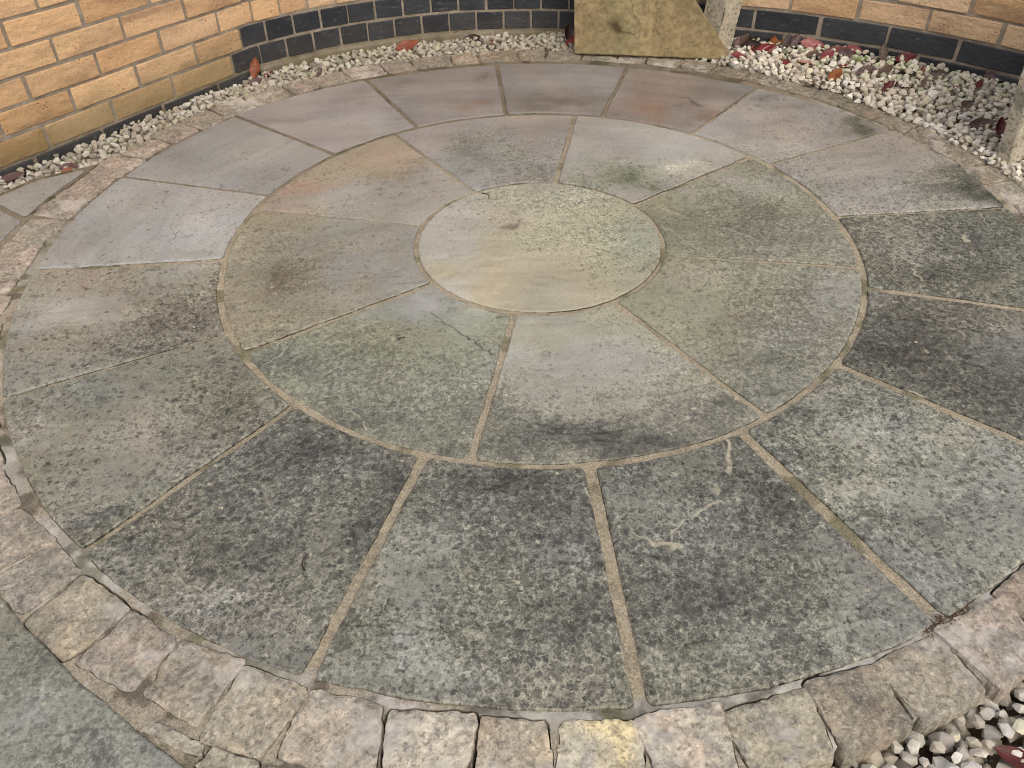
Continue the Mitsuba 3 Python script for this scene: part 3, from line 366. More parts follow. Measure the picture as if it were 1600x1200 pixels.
scene["m_slab"] = principled(proc(stone_color), 0.55, 0.5, proc(stone_bump, 0.002), 1.0)
scene["m_sett"] = principled(proc(sett_color), 0.8, 0.3, proc(rock_bump, 0.0015), 1.0)
scene["m_mortar"] = principled(proc(mortar_color), 0.95, 0.15, proc(mortar_bump, 0.0012), 1.0)
scene["m_brick"] = principled(proc(brick_color), 0.85, 0.25, proc(brick_bump, 0.0015), 1.0)
scene["m_dark_brick"] = principled(proc(dark_brick_color), 0.5, 0.35, proc(brick_bump, 0.0015), 0.6)
scene["m_wall_mortar"] = principled(proc(wall_mortar_color), 0.95, 0.15, proc(mortar_bump, 0.0015), 1.0)
scene["m_soil"] = principled(proc(soil_color), 0.95, 0.15, proc(soil_bump, 0.0015), 1.0)
scene["m_offcut"] = principled(proc(offcut_color), 0.9, 0.2, proc(offcut_bump, 0.0015), 1.0)
scene["m_grey_stone"] = principled(proc(grey_stone_color), 0.85, 0.25, proc(rock_bump, 0.0015), 0.8)
scene["m_gravel"] = principled({"type": "mesh_attribute", "name": "vertex_color"}, 0.85, 0.25, proc(rock_bump, 0.001), 0.5)
scene["m_leaf"] = {"type": "twosided", "b": principled(proc(leaf_color), 0.5, 0.4)}

# ------------------------------------------------------------------ circle geometry
R1, R2 = 0.2975, 0.7482
_a = np.array([4.8, 9.6, 15.5, 30.1, 36.7, 52, 59.9, 73.5, 92.5, 95.2, 109, 117.5, 135.6, 140.3, 161.4, 166.9, 174.1, 184, 193.9, 207.2, 213.1, 220.6, 226.2, 229.6, 235.4, 242.7, 248.4, 252, 256.6, 263.1, 266.2, 270.3, 274.9, 281.9, 287.6, 292.7, 297.4, 304.2, 330])
_r = np.array([1.190, 1.197, 1.21, 1.212, 1.2, 1.184, 1.172, 1.171, 1.174, 1.174, 1.171, 1.185, 1.205, 1.203, 1.195, 1.197, 1.192, 1.187, 1.187, 1.184, 1.187, 1.187, 1.19, 1.188, 1.194, 1.196, 1.198, 1.198, 1.194, 1.194, 1.197, 1.197, 1.196, 1.198, 1.201, 1.203, 1.201, 1.202, 1.195])


def r_out(th):
    d = np.degrees(np.asarray(th)) % 360
    return np.interp(d, np.r_[_a[-1] - 360, _a, _a[0] + 360], np.r_[_r[-1], _r, _r[0]])


def polar(r, deg):
    a = np.radians(deg)
    return np.stack([r * np.cos(a), r * np.sin(a)], -1)


def resample(pts, step):
    pts = np.asarray(pts, float)
    q = np.vstack([pts, pts[:1]])
    d = np.r_[0, np.cumsum(np.hypot(*np.diff(q, axis=0).T))]
    n = max(8, int(round(d[-1] / step)))
    s = np.linspace(0, d[-1], n, endpoint=False)
    return np.stack([np.interp(s, d, q[:, k]) for k in (0, 1)], 1)


def normals2(pts):
    t = np.roll(pts, -1, 0) - np.roll(pts, 1, 0)
    n = np.stack([t[:, 1], -t[:, 0]], 1)
    return n / np.maximum(np.hypot(*n.T), 1e-9)[:, None]           # outward for counter-clockwise loops


def ragged(pts, amp, seed, scale=30.0):
    n = normals2(pts)
    p3 = np.c_[pts * scale, np.full(len(pts), seed * 3.7)]
    return pts + n * ((meshkit.fbm(p3, 3, seed) - 0.5) * 2 * amp)[:, None]


def prism(loop, ztop, zbot, ch=0.003, tilt=(0, 0)):
    """A slab with a chamfered upper edge: (vertices, faces)."""
    loop = np.asarray(loop, float)
    if Polygon(loop).exterior.is_ccw is False:
        loop = loop[::-1]
    n = len(loop)
    inner = loop - normals2(loop) * ch
    c = loop.mean(0)
    z = lambda q: ztop + (q - c) @ np.asarray(tilt)
    v = np.vstack([np.c_[inner, z(inner)], np.c_[loop, z(loop) - ch * 0.8], np.c_[loop, np.full(n, zbot)]])
    pv, pf = trimesh.creation.triangulate_polygon(Polygon(inner), engine="earcut")
    from scipy.spatial import cKDTree
    idx = cKDTree(inner).query(pv)[1]
    f = idx[pf]
    a = v[f[:, 1], :2] - v[f[:, 0], :2]
    b = v[f[:, 2], :2] - v[f[:, 0], :2]
    flip = a[:, 0] * b[:, 1] - a[:, 1] * b[:, 0] < 0
    f[flip] = f[flip][:, ::-1]
    i = np.arange(n)
    j = (i + 1) % n
    rows = [f]
    for o in (0, n):
        rows += [np.c_[i + o, i + o + n, j + o + n], np.c_[i + o, j + o + n, j + o]]
    return v, np.vstack(rows)


def ident(v, k):
    return np.c_[v[:, 0] + 10.0 * k, v[:, 1]]


holes = []          # what the mortar leaves out


def gap(loop, seed, wide=0.0072):
    """The mortar has shrunk away from some stretches of the stone's edge."""
    n = normals2(loop)
    g = meshkit.noise(np.c_[loop * 9, np.full(len(loop), seed * 1.9)], 3)
    w = np.clip((g - 0.46) / 0.18, 0, 1) * wide * (0.5 + meshkit.noise(np.c_[loop * 60, np.full(len(loop), seed * 2.3)], 5))
    holes.append(Polygon(loop + n * (w - 0.0006)[:, None]).buffer(0))


def add_slab(loop, k, label=None, name="pavement__slab", amp=0.0030, z=None):
    loop = np.asarray(loop)
    if not Polygon(loop).exterior.is_ccw:
        loop = loop[::-1]
    loop = resample(np.array(Polygon(loop).buffer(-0.006).buffer(0.006, quad_segs=3).exterior.coords)[:-1], 0.011)
    loop = ragged(ragged(loop, amp, k + 1, 22), amp * 0.6, k + 40, 110)
    z = rng.uniform(-0.001, 0.002) if z is None else z
    tl = rng.uniform(-0.0022, 0.0022, 2)
    v, f = prism(loop, z, -0.035, rng.uniform(0.0022, 0.004), tl)
    key = add(name, (v, f), "m_slab", uv=ident(v, k))
    gap(loop, k)
    if label:
        tag(key, label)


# the round stone in the middle
add_slab(polar(R1 - 0.006, np.linspace(0, 360, 160, endpoint=False)), 0, "round pale tan slab at the centre of the circle", "pavement__centre_slab")


def sector(ra, rb, aa, ab, w):
    """aa, ab: (inner, outer) joint angles in degrees, clockwise side first; w: half widths of those joints."""
    out = []
    lo = polar(np.array([ra(math.radians(aa[0])), rb(math.radians(aa[1]))]), np.array(aa))
    hi = polar(np.array([ra(math.radians(ab[0])), rb(math.radians(ab[1]))]), np.array(ab))

    def shift(seg, s):
        t = (seg[1] - seg[0]) / np.linalg.norm(seg[1] - seg[0])
        return seg + np.array([-t[1], t[0]]) * s

    lo, hi = shift(lo, w[0]), shift(hi, -w[1])
    ang = lambda q: math.degrees(math.atan2(q[1], q[0]))
    a0, a1, b0, b1 = ang(lo[0]), ang(hi[0]), ang(lo[1]), ang(hi[1])
    a1 += 360 * (a1 < a0)
    b1 += 360 * (b1 < b0)
    th = np.linspace(b0, b1, 40)
    outer = polar(rb(np.radians(th)), th)
    th = np.linspace(a1, a0, 40)
    inner = polar(ra(np.radians(th)), th)
    return np.vstack([outer, inner])


MID = [(122.2, 123.2), (79.4, 79.3), (34.0, 35.1), (346.3, 349.0), (301.1, 302.2), (257.8, 258.6), (214.7, 213.7), (163.9, 166.2)]
OUT = [(138.9, 139.7), (117.2, 117.3), (95.7, 95.1), (73.1, 73.0), (51.4, 51.2), (30.3, 28.9), (6.7, 5.8), (342.8, 343.1), (319.7, 319.6), (297.1, 297.0), (274.7, 274.5),
       (252.2, 252.3), (229.9, 230.3), (207.4, 207.2), (184.3, 184.3), (160.0, 161.5)]
wm = [0.0048, 0.0074, 0.0055, 0.0066, 0.0062, 0.0074, 0.0052, 0.0052]
wo = [0.006, 0.0065, 0.0065, 0.006, 0.005, 0.006, 0.005, 0.0078, 0.0092, 0.0108, 0.0104, 0.0098, 0.0054, 0.0048, 0.0065, 0.0052]
const = lambda c: (lambda th: c + 0 * np.asarray(th))
for k in range(8):
    a, b = MID[(k + 1) % 8], MID[k]
    add_slab(sector(const(R1 + 0.0055), const(R2 - 0.0075), a, b, (wm[(k + 1) % 8], wm[k])), 1 + k)
for k in range(16):
    a, b = OUT[(k + 1) % 16], OUT[k]
    lab = {14: "smooth pale blue-grey slab of the outer ring", 9: "lichen-spotted slab with a pale tan flaked scar", 13: "slab with a whitish worn patch"}.get(k)
    add_slab(sector(const(R2 + 0.0075), r_out, a, b, (wo[(k + 1) % 16], wo[k])), 9 + k, lab)

# ------------------------------------------------------------------ the ring of setts
joints = [161.8, 168.2, 172.7, 177.9, 183.0] + list(np.linspace(183, 227.3, 9)[1:]) + [232.1, 237.6, 242.7, 247.8, 252.6, 258.5, 264.1, 268.8, 274.2, 279.5, 285.3, 290.5, 296.0, 302.0]
joints += list(np.linspace(302.0, 521.8, 42)[1:-1] + rng.normal(0, 0.35, 40))
cols = {227.3: (155, 144, 136), 232.1: (168, 153, 132), 237.6: (164, 150, 138), 242.7: (163, 150, 134), 247.8: (166, 153, 136), 252.6: (178, 164, 150), 258.5: (188, 175, 163),
        264.1: (184, 165, 143), 268.8: (212, 195, 150), 274.2: (196, 176, 164), 279.5: (166, 153, 137), 285.3: (148, 133, 119), 290.5: (160, 147, 131), 296.0: (164, 149, 142)}
tab = []


def sett(k, a0, a1, color, rin=None, rout=None):
    tab.append(A(*color))
    ri = 1.2085 + rng.normal(0, 0.003) if not 15 < (a0 % 360) < 80 else 1.224
    ro = 1.312 + rng.normal(0, 0.006)
    if rin:
        ri, ro = rin, rout
    am, rm = (a0 + a1) / 2, (ri + ro) / 2
    hw = math.radians(a1 - a0) * rm / 2 - rng.uniform(0.0015, 0.0040)
    hr = (ro - ri) / 2
    N = 22
    g = np.linspace(-1, 1, N)
    gx, gy = np.meshgrid(g, g, indexing="ij")
    # a square with rounded corners
    c = 0.20
    m = np.maximum(abs(gx), abs(gy))
    L = (np.abs(gx) ** 14 + np.abs(gy) ** 14 + 1e-9) ** (1 / 14)
    sx, sy = gx * m / L, gy * m / L
    skew = rng.normal(0, 0.05, 3)
    skew = skew * 1.3
    lx = sx * hw * (1 + skew[0] * sy) + skew[1] * sy * hw
    ly = sy * hr * (1 + skew[2] * sx)
    seed = k + 100
    lx = lx + (meshkit.noise(np.stack([lx * 45, ly * 45, 0 * lx + seed], -1), 1) - 0.5) * 0.0048 + (meshkit.noise(np.stack([lx * 170, ly * 170, 0 * lx + seed], -1), 1) - 0.5) * 0.0035
    ly = ly + (meshkit.noise(np.stack([lx * 45, ly * 45, 0 * lx + seed + 9], -1), 2) - 0.5) * 0.0048 + (meshkit.noise(np.stack([lx * 170, ly * 170, 0 * lx + seed + 4], -1), 1) - 0.5) * 0.0035
    a = math.radians(am)
    er, et = np.array([math.cos(a), math.sin(a)]), np.array([-math.sin(a), math.cos(a)])
    X = er * (rm + ly[..., None]) + et * lx[..., None]
    edge = np.clip((m - 0.86) / 0.14, 0, 1)
    z = -0.0005 + rng.normal(0, 0.0014) + lx * rng.normal(0, 0.014) + ly * rng.normal(0, 0.02) - edge ** 1.3 * 0.0024
    z = z + (meshkit.fbm(np.stack([X[..., 0] * 38, X[..., 1] * 38, 0 * lx + seed], -1), 4, 5) - 0.5) * 0.0085
    top = np.c_[X.reshape(-1, 2), z.ravel()]
    idx = np.arange(N * N).reshape(N, N)
    q = np.stack([idx[:-1, :-1], idx[1:, :-1], idx[1:, 1:], idx[:-1, 1:]], -1).reshape(-1, 4)
    f = np.vstack([q[:, [0, 1, 2]], q[:, [0, 2, 3]]])
    ring = np.r_[idx[0, :-1], idx[:-1, -1], idx[-1, :0:-1], idx[:0:-1, 0]]
    ctr = top[:, :2].mean(0)
    low = top[ring].copy()
    low[:, :2] = ctr + (low[:, :2] - ctr) * 1.03
    low[:, 2] -= 0.012
    low2 = low.copy()
    low2[:, 2] = -0.085
    v = np.vstack([top, low, low2])
    nr = len(ring)
    r0, r1, r2 = ring, N * N + np.arange(nr), N * N + nr + np.arange(nr)
    for p_, q_ in ((r0, r1), (r1, r2)):
        pj, qj = np.roll(p_, -1), np.roll(q_, -1)
        f = np.vstack([f, np.c_[p_, pj, qj], np.c_[p_, qj, q_]])
    tm = trimesh.Trimesh(v, f, process=False)
    tri = v[f[:5]]
    if np.cross(tri[:, 1] - tri[:, 0], tri[:, 2] - tri[:, 0])[:, 2].mean() < 0:
        f = f[:, ::-1]
    key = add("pavement__sett", (v, f), "m_sett", smooth=False, uv=ident(v, k))
    loop = low[:, :2]
    if not Polygon(loop).exterior.is_ccw:
        loop = loop[::-1]
    gap(resample(loop, 0.008), 60 + k, 0.0030)
    return key


for k in range(len(joints)):
    a0, a1 = joints[k], joints[(k + 1) % len(joints)]
    a1 += 360 * (a1 < a0)
    d = a0 % 360
    if a0 in cols:
        c = cols[a0]
    elif 150 < d < 228:
        c = np.array([164, 148, 138]) + rng.normal(0, 5)
    elif 100 < d <= 150:
        c = np.array([150, 136, 128]) + rng.normal(0, 6)
    elif 10 < d <= 100:
        c = np.array([142, 130, 114]) + rng.normal(0, 7)
    else:
        c = np.array([150, 136, 124]) + rng.normal(0, 7)
    key = sett(k, a0, a1, np.asarray(c) + rng.normal(0, 1.2, 3))
    if a0 == 268.8:
        tag(key, "pale yellow sett at the front of the ring")
# cut filler setts where the old paving stands back from the ring
k = len(tab)
for a0, a1 in ((244.6, 248.9), (248.9, 252.4), (252.4, 256.8), (256.8, 260.4), (260.4, 265.0), (265.0, 269.0), (269.0, 274.0), (274.0, 278.0)):
    ro = float(np.interp((a0 + a1) / 2, [236, 242, 248, 256, 270, 290], [1.322, 1.334, 1.357, 1.385, 1.42, 1.45])) - 0.012
    sett(k, a0, a1, np.array([156, 148, 134]) + rng.normal(0, 6) + rng.normal(0, 1.5, 3), 1.3225, ro)
    k += 1
tab += [[0.3, 0.3, 0.3]] * (80 - len(tab))
SETT["t"] = f32(tab)

# ------------------------------------------------------------------ the older paving outside the ring, square to the left wall
NL, TL, DL = np.array([0.80454, -0.59391]), np.array([0.59391, 0.80454]), -1.48588


def wall_pt(t, n):
    return np.asarray(t)[..., None] * TL + (DL + np.asarray(n))[..., None] * NL


_th = np.linspace(0, 360, 360, endpoint=False)
disc_out = Polygon(polar(np.interp(_th, [0, 165, 190, 215, 229, 236, 242, 248, 256, 270, 290, 330], [1.33, 1.325, 1.325, 1.318, 1.312, 1.322, 1.334, 1.357, 1.385, 1.42, 1.45, 1.45]), _th))
bed_out = Polygon(polar(np.interp(_th, [0, 158, 166, 215, 229, 236, 242, 248, 256, 270, 279, 283], [1.297, 1.297, 1.33, 1.325, 1.32, 1.33, 1.345, 1.365, 1.395, 1.43, 1.40, 1.297]), _th))
pat = [(25, -1.78, -1.10, 1.235, 1.98), (26, -0.648, -0.20, 0.17, 0.62), (27, -1.08, -0.664, 0.17, 0.76),
       (25, -1.78, -1.10, 0.62, 1.22), (27, -1.78, -1.10, 0.17, 0.605), (26, -2.4, -1.80, 0.17, 0.9), (27, -2.4, -1.80, 0.92, 1.5), (26, -2.4, -1.80, 1.52, 2.3), (27, -1.78, -1.26, 2.0, 2.6)]
patio = []
for k, t0, t1, n0, n1 in pat:
    sq = Polygon(wall_pt(np.array([t0, t1, t1, t0]), np.array([n0, n0, n1, n1])))
    g = sq.difference(disc_out)
    if k == 26 and t0 == -0.648:                       # trimmed to the gravel strip
        g = g.intersection(Polygon([(-1.45, 0.32), (-1.20, 0.46), (-1.0, 0.2), (-1.4, -0.3)]))
    parts = [h for h in getattr(g, "geoms", [g]) if h.area > 0.004]
    for h in parts:
        patio.append(h)
        add_slab(np.array(h.exterior.coords)[:-1], k, None, z=0.0)

# mortar bed: the whole pavement less the stones
bed = unary_union([bed_out] + [h.buffer(0.022, join_style=2) for h in patio])
pavement_area = bed
bed = bed.difference(unary_union(holes)).buffer(-0.0002)
pieces = []
for g in getattr(bed, "geoms", [bed]):
    if g.area > 2e-6:
        g = shapely.segmentize(g.simplify(0.0006), 0.05)
        m = trimesh.creation.extrude_polygon(g, 0.03, engine="earcut")
        m.apply_translation([0, 0, -0.0338])
        pieces.append(m)
mm = trimesh.util.concatenate(pieces)
add("pavement__mortar", mm, "m_mortar")
tag("pavement", "circular sandstone paving of concentric ring slabs with a border of pinkish setts", kind="structure")

# ------------------------------------------------------------------ brick walls
CH, Z0, NCOURSE = 0.0722, -0.0090, 15
brick_n = [0]


def brick(key, origin, ex, ey, L, h=0.0625, dep=0.095, dark=False, jit=0.0012):
    """origin: middle of the front face; ex along the wall, ey into it."""
    e = 0.0022
    hx, hz = L / 2, h / 2
    pts = []
    for sx in (-1, 1):
        for sy in (0, 1):
            for sz in (-1, 1):
                x, y, z = sx * hx, sy * dep, sz * hz
                iy = e if sy == 0 else -e
                pts += [(x - sx * e, y, z - sz * e), (x, y + iy, z - sz * e), (x - sx * e, y + iy, z)]
    hull = trimesh.convex.convex_hull(np.array(pts))
    v = np.array(hull.vertices)
    k = brick_n[0] = (brick_n[0] + 1) % 900
    v = v + (meshkit.noise(v * 60 + k * 7.3, 2)[:, None] - 0.5) * 0.0022
    v += rng.normal(0, jit, 3) * [0.8, 1.0, 0.6]
    r = rng.normal(0, 0.006, 2)
    v[:, 2] += v[:, 0] * r[0]
    v[:, 1] += v[:, 0] * r[1]
    w = np.asarray(origin) + v[:, :1] * np.r_[ex, 0] + v[:, 1:2] * np.r_[ey, 0] + v[:, 2:] * np.array([0, 0, 1.0])
    f = np.array(hull.faces)
    if np.linalg.det(np.array([np.r_[ex, 0], np.r_[ey, 0], [0, 0, 1.0]])) < 0:
        f = f[:, ::-1]
    add(key + ("__dark_brick" if dark else "__brick"), (w, f), "m_dark_brick" if dark else "m_brick", uv=np.c_[v[:, 0] + 10.0 * k, v[:, 2]])


S_END, S0, S1 = 0.478, -0.26059, -1.75
PL = 0.22405
W0 = "brick_wall"
for c in range(NCOURSE):                                # course c lies between bed joints c-1 and c
    z = Z0 + (c - 0.5) * CH
    ph = S0 + (PL / 2 if c % 2 else 0.0) + (0.0 if c else PL / 4)
    cuts = ph + PL * np.arange(-9, 6)
    cuts = cuts[(cuts > S1) & (cuts < S_END - 0.05)]
    if c in (1, 2):
        edge_ = {1: 0.3195, 2: 0.3745}[c]
        cuts = np.r_[cuts[cuts < edge_ - 0.07], edge_]
    cuts = np.r_[cuts, S_END]
    for a, b in zip(cuts[:-1], cuts[1:]):
        last = b == S_END
        dark = c == 0 or (c in (1, 2) and last)
        mid = (a + b) / 2
        o = np.r_[TL * mid + NL * DL, z]
        brick(W0, o, TL, -NL, b - a - 0.0105, dark=dark)
core = np.array([wall_pt(np.array(t), np.array(n)) for t, n in ((S1, -0.0045), (S_END - 0.004, -0.0045), (S_END - 0.004, -0.085), (S1, -0.085))])
m = trimesh.creation.extrude_polygon(Polygon(core), NCOURSE * CH + 0.09, engine="earcut")
m.apply_translation([0, 0, -0.17])
add(W0 + "__mortar", m, "m_wall_mortar")
tag(W0, "straight buff orange brick wall at left with one dark base course", "wall")

CA, RA = np.array([-0.06429, 0.23995]), 1.31596
CR, RR = np.array([0.15175, -0.44782]), 1.84599


def arc_pt(c, r, deg):
    a = np.radians(deg)
    return np.stack([c[0] + r * np.sin(a), c[1] + r * np.cos(a)], -1)


# where the two curves meet, behind the leaning stone
_d = np.linspace(20, 45, 4000)
_q = arc_pt(CA, RA, _d)
A_END = _d[np.argmin(abs(np.hypot(*(_q - CR).T) - RR))]
_e = arc_pt(CA, RA, A_END) - CR
B_START = math.degrees(math.atan2(_e[0], _e[1]))
A_START, B_END = -42.6, 66.0


def curved(key, C, R, a0, a1, phases, step, first, dep):
    for c in range(first, NCOURSE):
        z = Z0 + (c - 0.5) * CH
        cuts = phases[c % 2] + step * np.arange(-40, 40)
        cuts = cuts[(cuts > a0 + step * 0.22) & (cuts < a1 - step * 0.22)]
        cuts = np.r_[a0, cuts, a1]
        for a, b in zip(cuts[:-1], cuts[1:]):
            am = (a + b) / 2
            half = math.radians(b - a) / 2
            Rm = R * (1 + math.cos(half)) / 2
            o = np.r_[arc_pt(C, Rm, am), z]
            er = arc_pt(np.zeros(2), 1, am)
            ex = np.array([er[1], -er[0]])
            L = 2 * R * math.sin(half) - (0.0075 if dep > 0.09 and step < 5 else 0.0105)
            brick(key, o, ex, er, L, dark=c in (0, 1, 2), dep=dep)


W1, W2 = "brick_wall_001", "brick_wall_002"
curved(W1, CA, RA, A_START, A_END, (-39.54 % 4.515, -41.22 % 4.515), 4.515, 1, 0.092)
curved(W2, CR, RR, B_START, B_END, (20.53 % 6.87, 30.85 % 6.87), 6.87, 0, 0.092)


def annulus(C, r0, r1, a0, a1, n=60):
    a = np.linspace(a0, a1, n)
    return Polygon(np.vstack([arc_pt(C, r0, a), arc_pt(C, r1, a[::-1])]))


for key, C, R, a0, a1 in ((W1, CA, RA, A_START, A_END), (W2, CR, RR, B_START, B_END)):
    m = trimesh.creation.extrude_polygon(annulus(C, R + 0.0042, R + 0.085, a0, a1), NCOURSE * CH + 0.09, engine="earcut")
    m.apply_translation([0, 0, -0.17])
    add(key + "__mortar", m, "m_wall_mortar")
# the concrete footing that shows below the curved wall
th = np.linspace(A_START + 0.5, A_END, 120)
prof = np.array([(-0.012, -0.16), (-0.012, -0.020), (-0.008, -0.0135), (0.004, -0.011)])
rows = []
for a in th:
    q = [np.r_[arc_pt(CA, RA + d + (meshkit.noise(np.array([a * 0.9, k * 1.3, 2.0])) - 0.5) * 0.006, a), z + (meshkit.noise(np.array([a * 0.7, k * 1.0, 7.0])) - 0.5) * 0.004] for k, (d, z) in enumerate(prof)]
    rows.append(q)
v = np.array(rows).reshape(-1, 3)
nq = len(prof)
f = []
for i in range(len(th) - 1):
    for k in range(nq - 1):
        a, b, c, d = i * nq + k, (i + 1) * nq + k, (i + 1) * nq + k + 1, i * nq + k + 1
        f += [(a, c, b), (a, d, c)]
f = np.array(f)
e1 = np.cross(v[f[:, 1]] - v[f[:, 0]], v[f[:, 2]] - v[f[:, 0]])
inward = np.r_[CA, 0.5] - v[f[:, 0]]
if (e1 * inward).sum() < 0:
    f = f[:, ::-1]
add(W1 + "__footing", (v, f), "m_wall_mortar", smooth=True)
tag(W1 + "__footing", "greenish concrete footing strip")
tag(W1, "curved brick wall at the back of square header bricks, dark at its base", "wall")
tag(W2, "curved buff brick wall at right with long dark stretcher bricks at its base", "wall")

# ------------------------------------------------------------------ ground, soil and gravel
g = 60.0
gv = np.array([(-g, -g, -0.13), (g, -g, -0.13), (g, g, -0.13), (-g, g, -0.13)])
add("ground", (gv, np.array([(0, 1, 2), (0, 2, 3)])), "m_soil")
tag("ground", "brown soil under the gravel and paving", kind="structure")

room = Polygon(np.vstack([wall_pt(np.linspace(S1, S_END - 0.005, 40), np.full(40, -0.002)), arc_pt(CA, RA + 0.003, np.linspace(A_START, A_END, 60)),
                          arc_pt(CR, RR + 0.003, np.linspace(B_START, B_END - 1, 60)), [(2.2, -2.4), (-2.6, -2.4)]])).buffer(0)


def top_height(x, y):
    """Height of the gravel's surface."""
    r = np.hypot(x, y)
    a = np.degrees(np.arctan2(y, x))
    right = np.clip((x - 0.35) / 0.35, 0, 1) * np.clip((a + 25) / 15, 0, 1)
    wallward = np.clip((r - 1.28) / 0.28, 0, 1)
    left = np.clip((0.1 - x) / 0.3, 0, 1) * (y > -0.2)
    h = -0.026 - 0.013 * left + right * (0.022 + 0.036 * wallward)
    h = h - 0.012 * np.clip((1.36 - r) / 0.05, 0, 1) * (1 - right)
    front = np.clip((-a - 20) / 20, 0, 1) * (x > 0)
    h = h - 0.002 * front
    return h + (meshkit.fbm(np.stack([x * 9, y * 9, 0 * x], -1), 2, 4) - 0.5) * 0.018


beds = unary_union([room.difference(pavement_area)])
xs, ys = np.arange(-1.9, 2.15, 0.02), np.arange(-1.9, 1.75, 0.02)
gx, gy = np.meshgrid(xs, ys, indexing="ij")
mud = np.clip((np.degrees(np.arctan2(gy, gx)) - 12) / 15, 0, 1) * np.clip((np.hypot(gx, gy) - 1.285) / 0.03, 0, 1) * np.clip((0.36 - np.hypot(gx, gy) + 1.0) / 0.05, 0, 1) * (gx > 0.6)
gz = top_height(gx, gy) - 0.026 + 0.020 * mud + (meshkit.fbm(np.stack([gx * 25, gy * 25, 0 * gx], -1), 3, 8) - 0.5) * 0.014
inside = shapely.contains_xy(room.buffer(0.04), gx, gy) & ~shapely.contains_xy(pavement_area.buffer(-0.07), gx, gy)
gz = np.where(shapely.contains_xy(pavement_area.buffer(-0.004), gx, gy), -0.05, gz)
idx = np.arange(gx.size).reshape(gx.shape)
ok = inside[:-1, :-1] & inside[1:, :-1] & inside[1:, 1:] & inside[:-1, 1:]
q = np.stack([idx[:-1, :-1], idx[1:, :-1], idx[1:, 1:], idx[:-1, 1:]], -1)[ok]
add("soil", (np.c_[gx.ravel(), gy.ravel(), gz.ravel()], q), "m_soil", smooth=True)
tag("soil", "dark damp soil showing between the gravel stones", kind="structure")

protos = []
for k in range(24):
    r = np.random.default_rng(k + 50)
    d = r.normal(size=(19, 3))
    d /= np.linalg.norm(d, axis=1, keepdims=True)
    d = d * r.uniform(0.82, 1.10, (19, 1)) * np.array([1.0, r.uniform(0.7, 0.95), r.uniform(0.5, 0.75)])
    h = trimesh.convex.convex_hull(d)
    protos.append((np.array(h.vertices), np.array(h.faces)))
pal = np.array([A(214, 207, 194), A(200, 190, 172), A(224, 219, 210), A(190, 183, 172), A(210, 202, 180), A(182, 174, 166), A(200, 190, 176), A(222, 216, 204), A(160, 152, 142)])
palg = np.array([A(208, 210, 184), A(190, 194, 164), A(220, 218, 200), A(176, 178, 154), A(212, 206, 182)])


def rand_rot(r):
    q = r.normal(size=4)
    q /= np.linalg.norm(q)
    w, x, y, z = q
    return np.array([[1 - 2 * (y * y + z * z), 2 * (x * y - z * w), 2 * (x * z + y * w)], [2 * (x * y + z * w), 1 - 2 * (x * x + z * z), 2 * (y * z - x * w)], [2 * (x * z - y * w), 2 * (y * z + x * w), 1 - 2 * (x * x + y * y)]])


